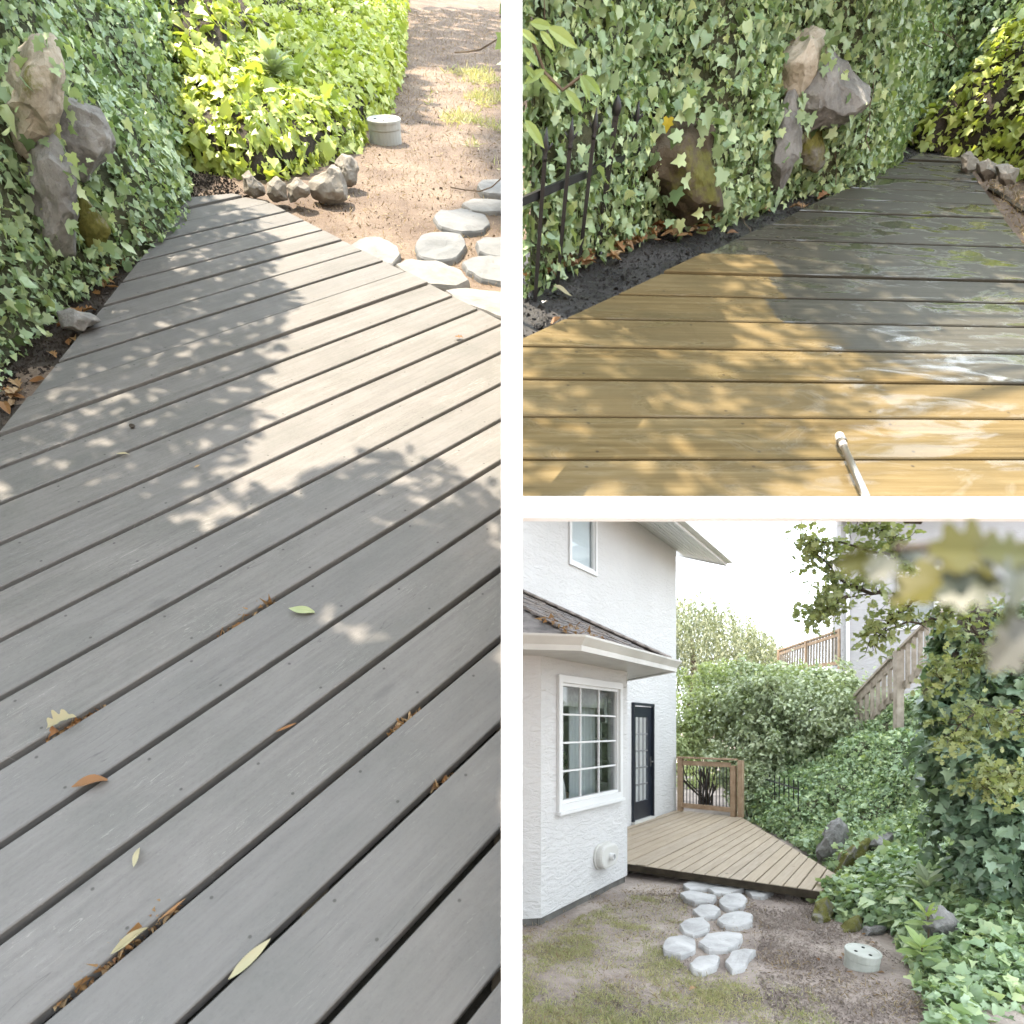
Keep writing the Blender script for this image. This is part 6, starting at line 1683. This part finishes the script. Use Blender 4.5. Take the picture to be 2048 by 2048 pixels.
for k in range(15):
    f = k / 14
    a_ = h0 * (1 - f * 2) + h1 * f * 2 if f < 0.5 else h1 * (2 - 2 * f) + h2 * (2 * f - 1)
    b_ = (k0 - (k1 - k0) * 0.6) * (1 - f * 2) + k1 * f * 2 if f < 0.5 else k1 * (2 - 2 * f) + k2_ * (2 * f - 1)
    MB().bar(np.array([a_[0], a_[1], b_[2] - 0.1]), a_ - ZU * 0.02, 0.06, 0.04, (0, 1, 0)).build('baluster', M['rail_grey'], sr)
nw = []  # far leaves added out of view to block the sun from the yard
while len(nw) < 17000:
    p_ = np.array([RNG.uniform(0.2, 13), RNG.uniform(5, 17), RNG.uniform(-1.8, 5.5)])
    hit = False                                         # points the terraces already shade need no blocker leaves
    for pl_, sgn, vmax in ((LEFT, -1, 25), (TOPR, 1, 5.8)):
        t_s = (-pl_.h - pl_.n @ p_) / (pl_.n @ S)
        if t_s > 0:
            h_ = p_ + S * t_s
            if h_[0] * sgn > -0.15 and pl_.loc(h_)[1] < vmax and abs(h_[0]) < 5: hit = True
    if not hit and 0.894 * p_[1] + 0.447 * p_[2] > 3.5: nw.append(p_)
nl = np.array(nw) + S * RNG.uniform(33, 42, (17000, 1))
blocker = empty('added_sun_blocker', (14, -9, g), 'unseen leafy blocker added far behind, keeping the house garden out of the sun', 'tree')
leaf_cloud('crown', nl, rows(S + rnd3(17000) * 0.5), rows(rnd3(17000)), RNG.uniform(0.4, 0.65, 17000), T_OAK, M['ivy_dark'], blocker)
MB().tube([(14, -9, g - 0.5), (11, -8, 12), (0, -4.5, 29), nl.mean(0)], [0.6, 0.45, 0.3, 0.1], 10).build('trunk', M['bark'], blocker, True)
pp_ = at(1797, 1415, 10.5)
MB().bar(np.array([pp_[0], pp_[1], g]), np.array([pp_[0], pp_[1], at(1797, 1303, 10.5)[2]]), 0.115, 0.115, (0, 1, 0)).build('post', M['rail_grey'], sr)

# ================================================================== fallen leaves and small litter
def fallen(plot, px, py, size, T, mat, label, cat='leaf', ang=0.0, w=0.008, curl=0.0, group=None):
    p = plot.P(px, py, w)
    t = plot.u * math.cos(ang) + plot.v * math.sin(ang); z = nrmz(plot.n + RNG.normal(size=3) * 0.12)
    y = nrmz(t - z * (t @ z)); x = np.cross(y, z)
    tv = np.array(T[0]) - [0, 0.5, 0]
    bm = bmesh.new(); vs = [bm.verts.new(tuple(v)) for v in tv]
    for f in T[1]: bm.faces.new([vs[i] for i in f])
    bmesh.ops.subdivide_edges(bm, edges=bm.edges[:], cuts=1, use_grid_fill=True)
    ph = RNG.uniform(0, 6)
    for v in bm.verts:
        v.co.z += abs(v.co.x) * curl * 2.2 + 0.06 * math.sin(v.co.y * 5 + ph) + 0.03 * math.sin(v.co.x * 9)
        if curl > 0.3:
            a = v.co.x * 5.0 * curl; v.co.z += 0.0; v.co.x = math.sin(a) * 0.18; v.co.z = 0.18 - math.cos(a) * 0.18
    zmin = min(v.co.z for v in bm.verts)
    me = bpy.data.meshes.new('fallen_leaf')
    for v in bm.verts: v.co.z -= zmin
    bm.to_mesh(me); bm.free(); me.materials.append(mat)
    o = bpy.data.objects.new('fallen_leaf', me)
    o.matrix_basis = Matrix([[x[i] * size, y[i] * size, z[i] * size, p[i]] for i in range(3)] + [[0, 0, 0, 1]])
    COL.objects.link(o)
    return tag(o, label, cat, group)
fq = lambda x, y: (x * Q, y * Q)
fallen(LEFT, *fq(571, 1153), 0.088, T_OVALH, M['leaf_green'], 'pale yellow-green oval leaf lying in the middle of the grey deck', ang=0.15)
fallen(LEFT, *fq(472, 1808), 0.115, T_OVALH, M['dead_pale'], 'large curled tan leaf caught in a gap at the bottom of the grey deck', ang=0.95, curl=0.5)
fallen(LEFT, *fq(172, 1480), 0.085, T_OVALH, M['dead'], 'brown shrivelled leaf in a gap at the lower left of the grey deck', ang=0.5, curl=0.25)
fallen(LEFT, *fq(118, 1365), 0.075, T_OAKHI, M['dead_pale'], 'crumpled tan leaf in a gap at the left edge of the grey deck', ang=0.6, curl=0.3)
fallen(LEFT, *fq(540, 1372), 0.06, T_OVALH, M['dead'], 'small brown leaf stuck in a gap near the centre of the grey deck', ang=0.6, curl=0.35)
fallen(LEFT, *fq(258, 1618), 0.055, T_LANCEH, M['dead_pale'], 'tiny pale sliver of a leaf on the lower left grey deck', ang=1.7)
fallen(LEFT, *fq(245, 1775), 0.085, T_LANCEH, M['dead_pale'], 'long twisted olive leaf in the lowest left gap of the grey deck', ang=0.85, curl=0.3)
fallen(LEFT, *fq(325, 1715), 0.07, T_LANCEH, M['dead'], 'reddish curled leaf in the lowest left gap of the grey deck', ang=0.9, curl=0.35)
fallen(LEFT, *fq(232, 857), 0.05, T_OVALH, M['dead_pale'], 'small yellow leaf in a gap at the upper left of the grey deck', ang=0.4)
fallen(LEFT, *fq(866, 637), 0.05, T_OAKHI, M['dead'], 'small rust-brown leaf on the sunny right of the grey deck', ang=0.2)
fallen(LEFT, *fq(372, 880), 0.03, T_OVALH, M['dead'], 'tiny red leaf on the shaded middle of the grey deck', ang=0.9)
ac = LEFT.P(*fq(249, 807), 0.0)
tag(MB().lathe(ac, nrmz(LEFT.n + LEFT.u * 0.4), [(0.004, 0), (0.010, 0.006), (0.011, 0.012), (0.008, 0.011), (0.003, 0.006)], 12).build('acorn_cap', M['acorn'], None, True), 'tiny dark acorn cap on the shaded grey deck', 'acorn cap')
for k in range(34):
    t = RNG.random(); x, y = (20 + t * 320 + RNG.normal() * 12 - 18, 835 - t * 410 + RNG.normal() * 14 - 8)
    fallen(LEFT, x, y, RNG.uniform(0.05, 0.09), random.choice([T_OVALH, T_OAKHI]), M['dead'], 'brown dead leaf on the soil strip left of the grey deck', ang=RNG.uniform(0, 6), w=-0.035, curl=0.2, group='dead leaves left of the grey deck')
TLV = [(1400, 440), (1416, 436), (1425, 432), (1398, 462), (1420, 470), (1370, 462), (1432, 455), (1640, 395), (1670, 395), (1690, 372), (1610, 412), (1585, 408), (1345, 445), (1320, 448), (1520, 420), (1380, 425), (1300, 455)]
fallen(TOPR, 1466, 470, 0.10 * ST, T_OVALH, M['dead'], 'large orange-brown leaf lying on the wet soil edge', ang=0.3, w=-0.02)
fallen(TOPR, 1124, 586, 0.11 * ST, T_OVALH, M['dead_pale'], 'pale tan leaf on the black soil at the left, washed deck view', ang=-0.2, w=-0.02)
fallen(TOPR, 1090, 608, 0.07 * ST, T_OVALH, M['trim'], 'whitish leaf scrap on the black soil at the left', ang=1.2, w=-0.02)
fallen(TOPR, 1112, 642, 0.07 * ST, T_OVALH, M['dead'], 'small amber leaf at the left edge of the washed deck', ang=0.8, w=-0.02)
fy = TOPR.stand(TOPR.P(1350, 440), 1337, 236, 0.12, 0.19)
ly = bpy.data.objects
leafY = empty('yellow_leaf', fy, 'bright yellow star-shaped leaf caught in the ivy', 'leaf')
leaf_children('blade', np.array([fy]), np.array([nrmz(-TOPR.v + TOPR.n * 0.4)]), np.array([-TOPR.n]), [0.04], T_IVY, M['leaf_yellow'], leafY)
for k, (x, y) in enumerate(TLV):
    fallen(TOPR, x + RNG.normal() * 6, y + RNG.normal() * 5, RNG.uniform(0.06, 0.10) * ST, random.choice([T_OVALH, T_OAKHI]), M['dead'], 'brown dead leaf under the ivy beside the washed deck', ang=RNG.uniform(0, 6), w=-0.028, curl=0.15, group='dead leaves under the ivy')
for k in range(110):
    t = RNG.random(); x = 1050 + t * 400 + RNG.normal() * 10; y = 555 - t * 130 + RNG.normal() * 9
    fallen(TOPR, x, y, RNG.uniform(0.06, 0.11) * ST, random.choice([T_OVALH, T_OAKHI]), M['dead'], 'brown dead leaf under the ivy beside the washed deck', ang=RNG.uniform(0, 6), w=-0.012, curl=0.2, group='dead leaves under the ivy')
fallen(YARD, *fq(1308, 1868), 0.085, T_OVALH, M['dead'], 'single orange leaf lying on the lawn', ang=0.6, w=0.03, curl=0.2)
for k in range(9):
    fallen(YARD, 1700 + RNG.normal() * 60, 1900 + RNG.normal() * 40, 0.05, T_OVALH, M['dead'], 'small dead leaf on the soil around the pale well cap', ang=RNG.uniform(0, 6), w=0.012, curl=0.2, group='dead leaves by the pale well cap')
# debris in the gaps of the grey deck
mb = MB()
for (x0, y0, x1, y1, n) in ((110, 1890, 330, 1710, 170), (80, 1400, 200, 1330, 90), (405, 1200, 520, 1130, 80), (735, 1385, 790, 1345, 40), (800, 1490, 860, 1465, 30)):
    for k in range(n):
        f = RNG.random(); p = LEFT.P((x0 + (x1 - x0) * f) * Q, (y0 + (y1 - y0) * f + RNG.normal() * 2) * Q, -0.02 + RNG.normal() * 0.006)
        mb.add([p, p + RNG.normal(size=3) * 0.012, p + RNG.normal(size=3) * 0.012, p + RNG.normal(size=3) * 0.008], [(0, 1, 2), (0, 2, 3)])
o = stuff(mb.build('leaf_crumbs', M['dead'])); o['label'] = 'leaf crumbs packed in the gaps of the grey deck'; o['category'] = 'debris'
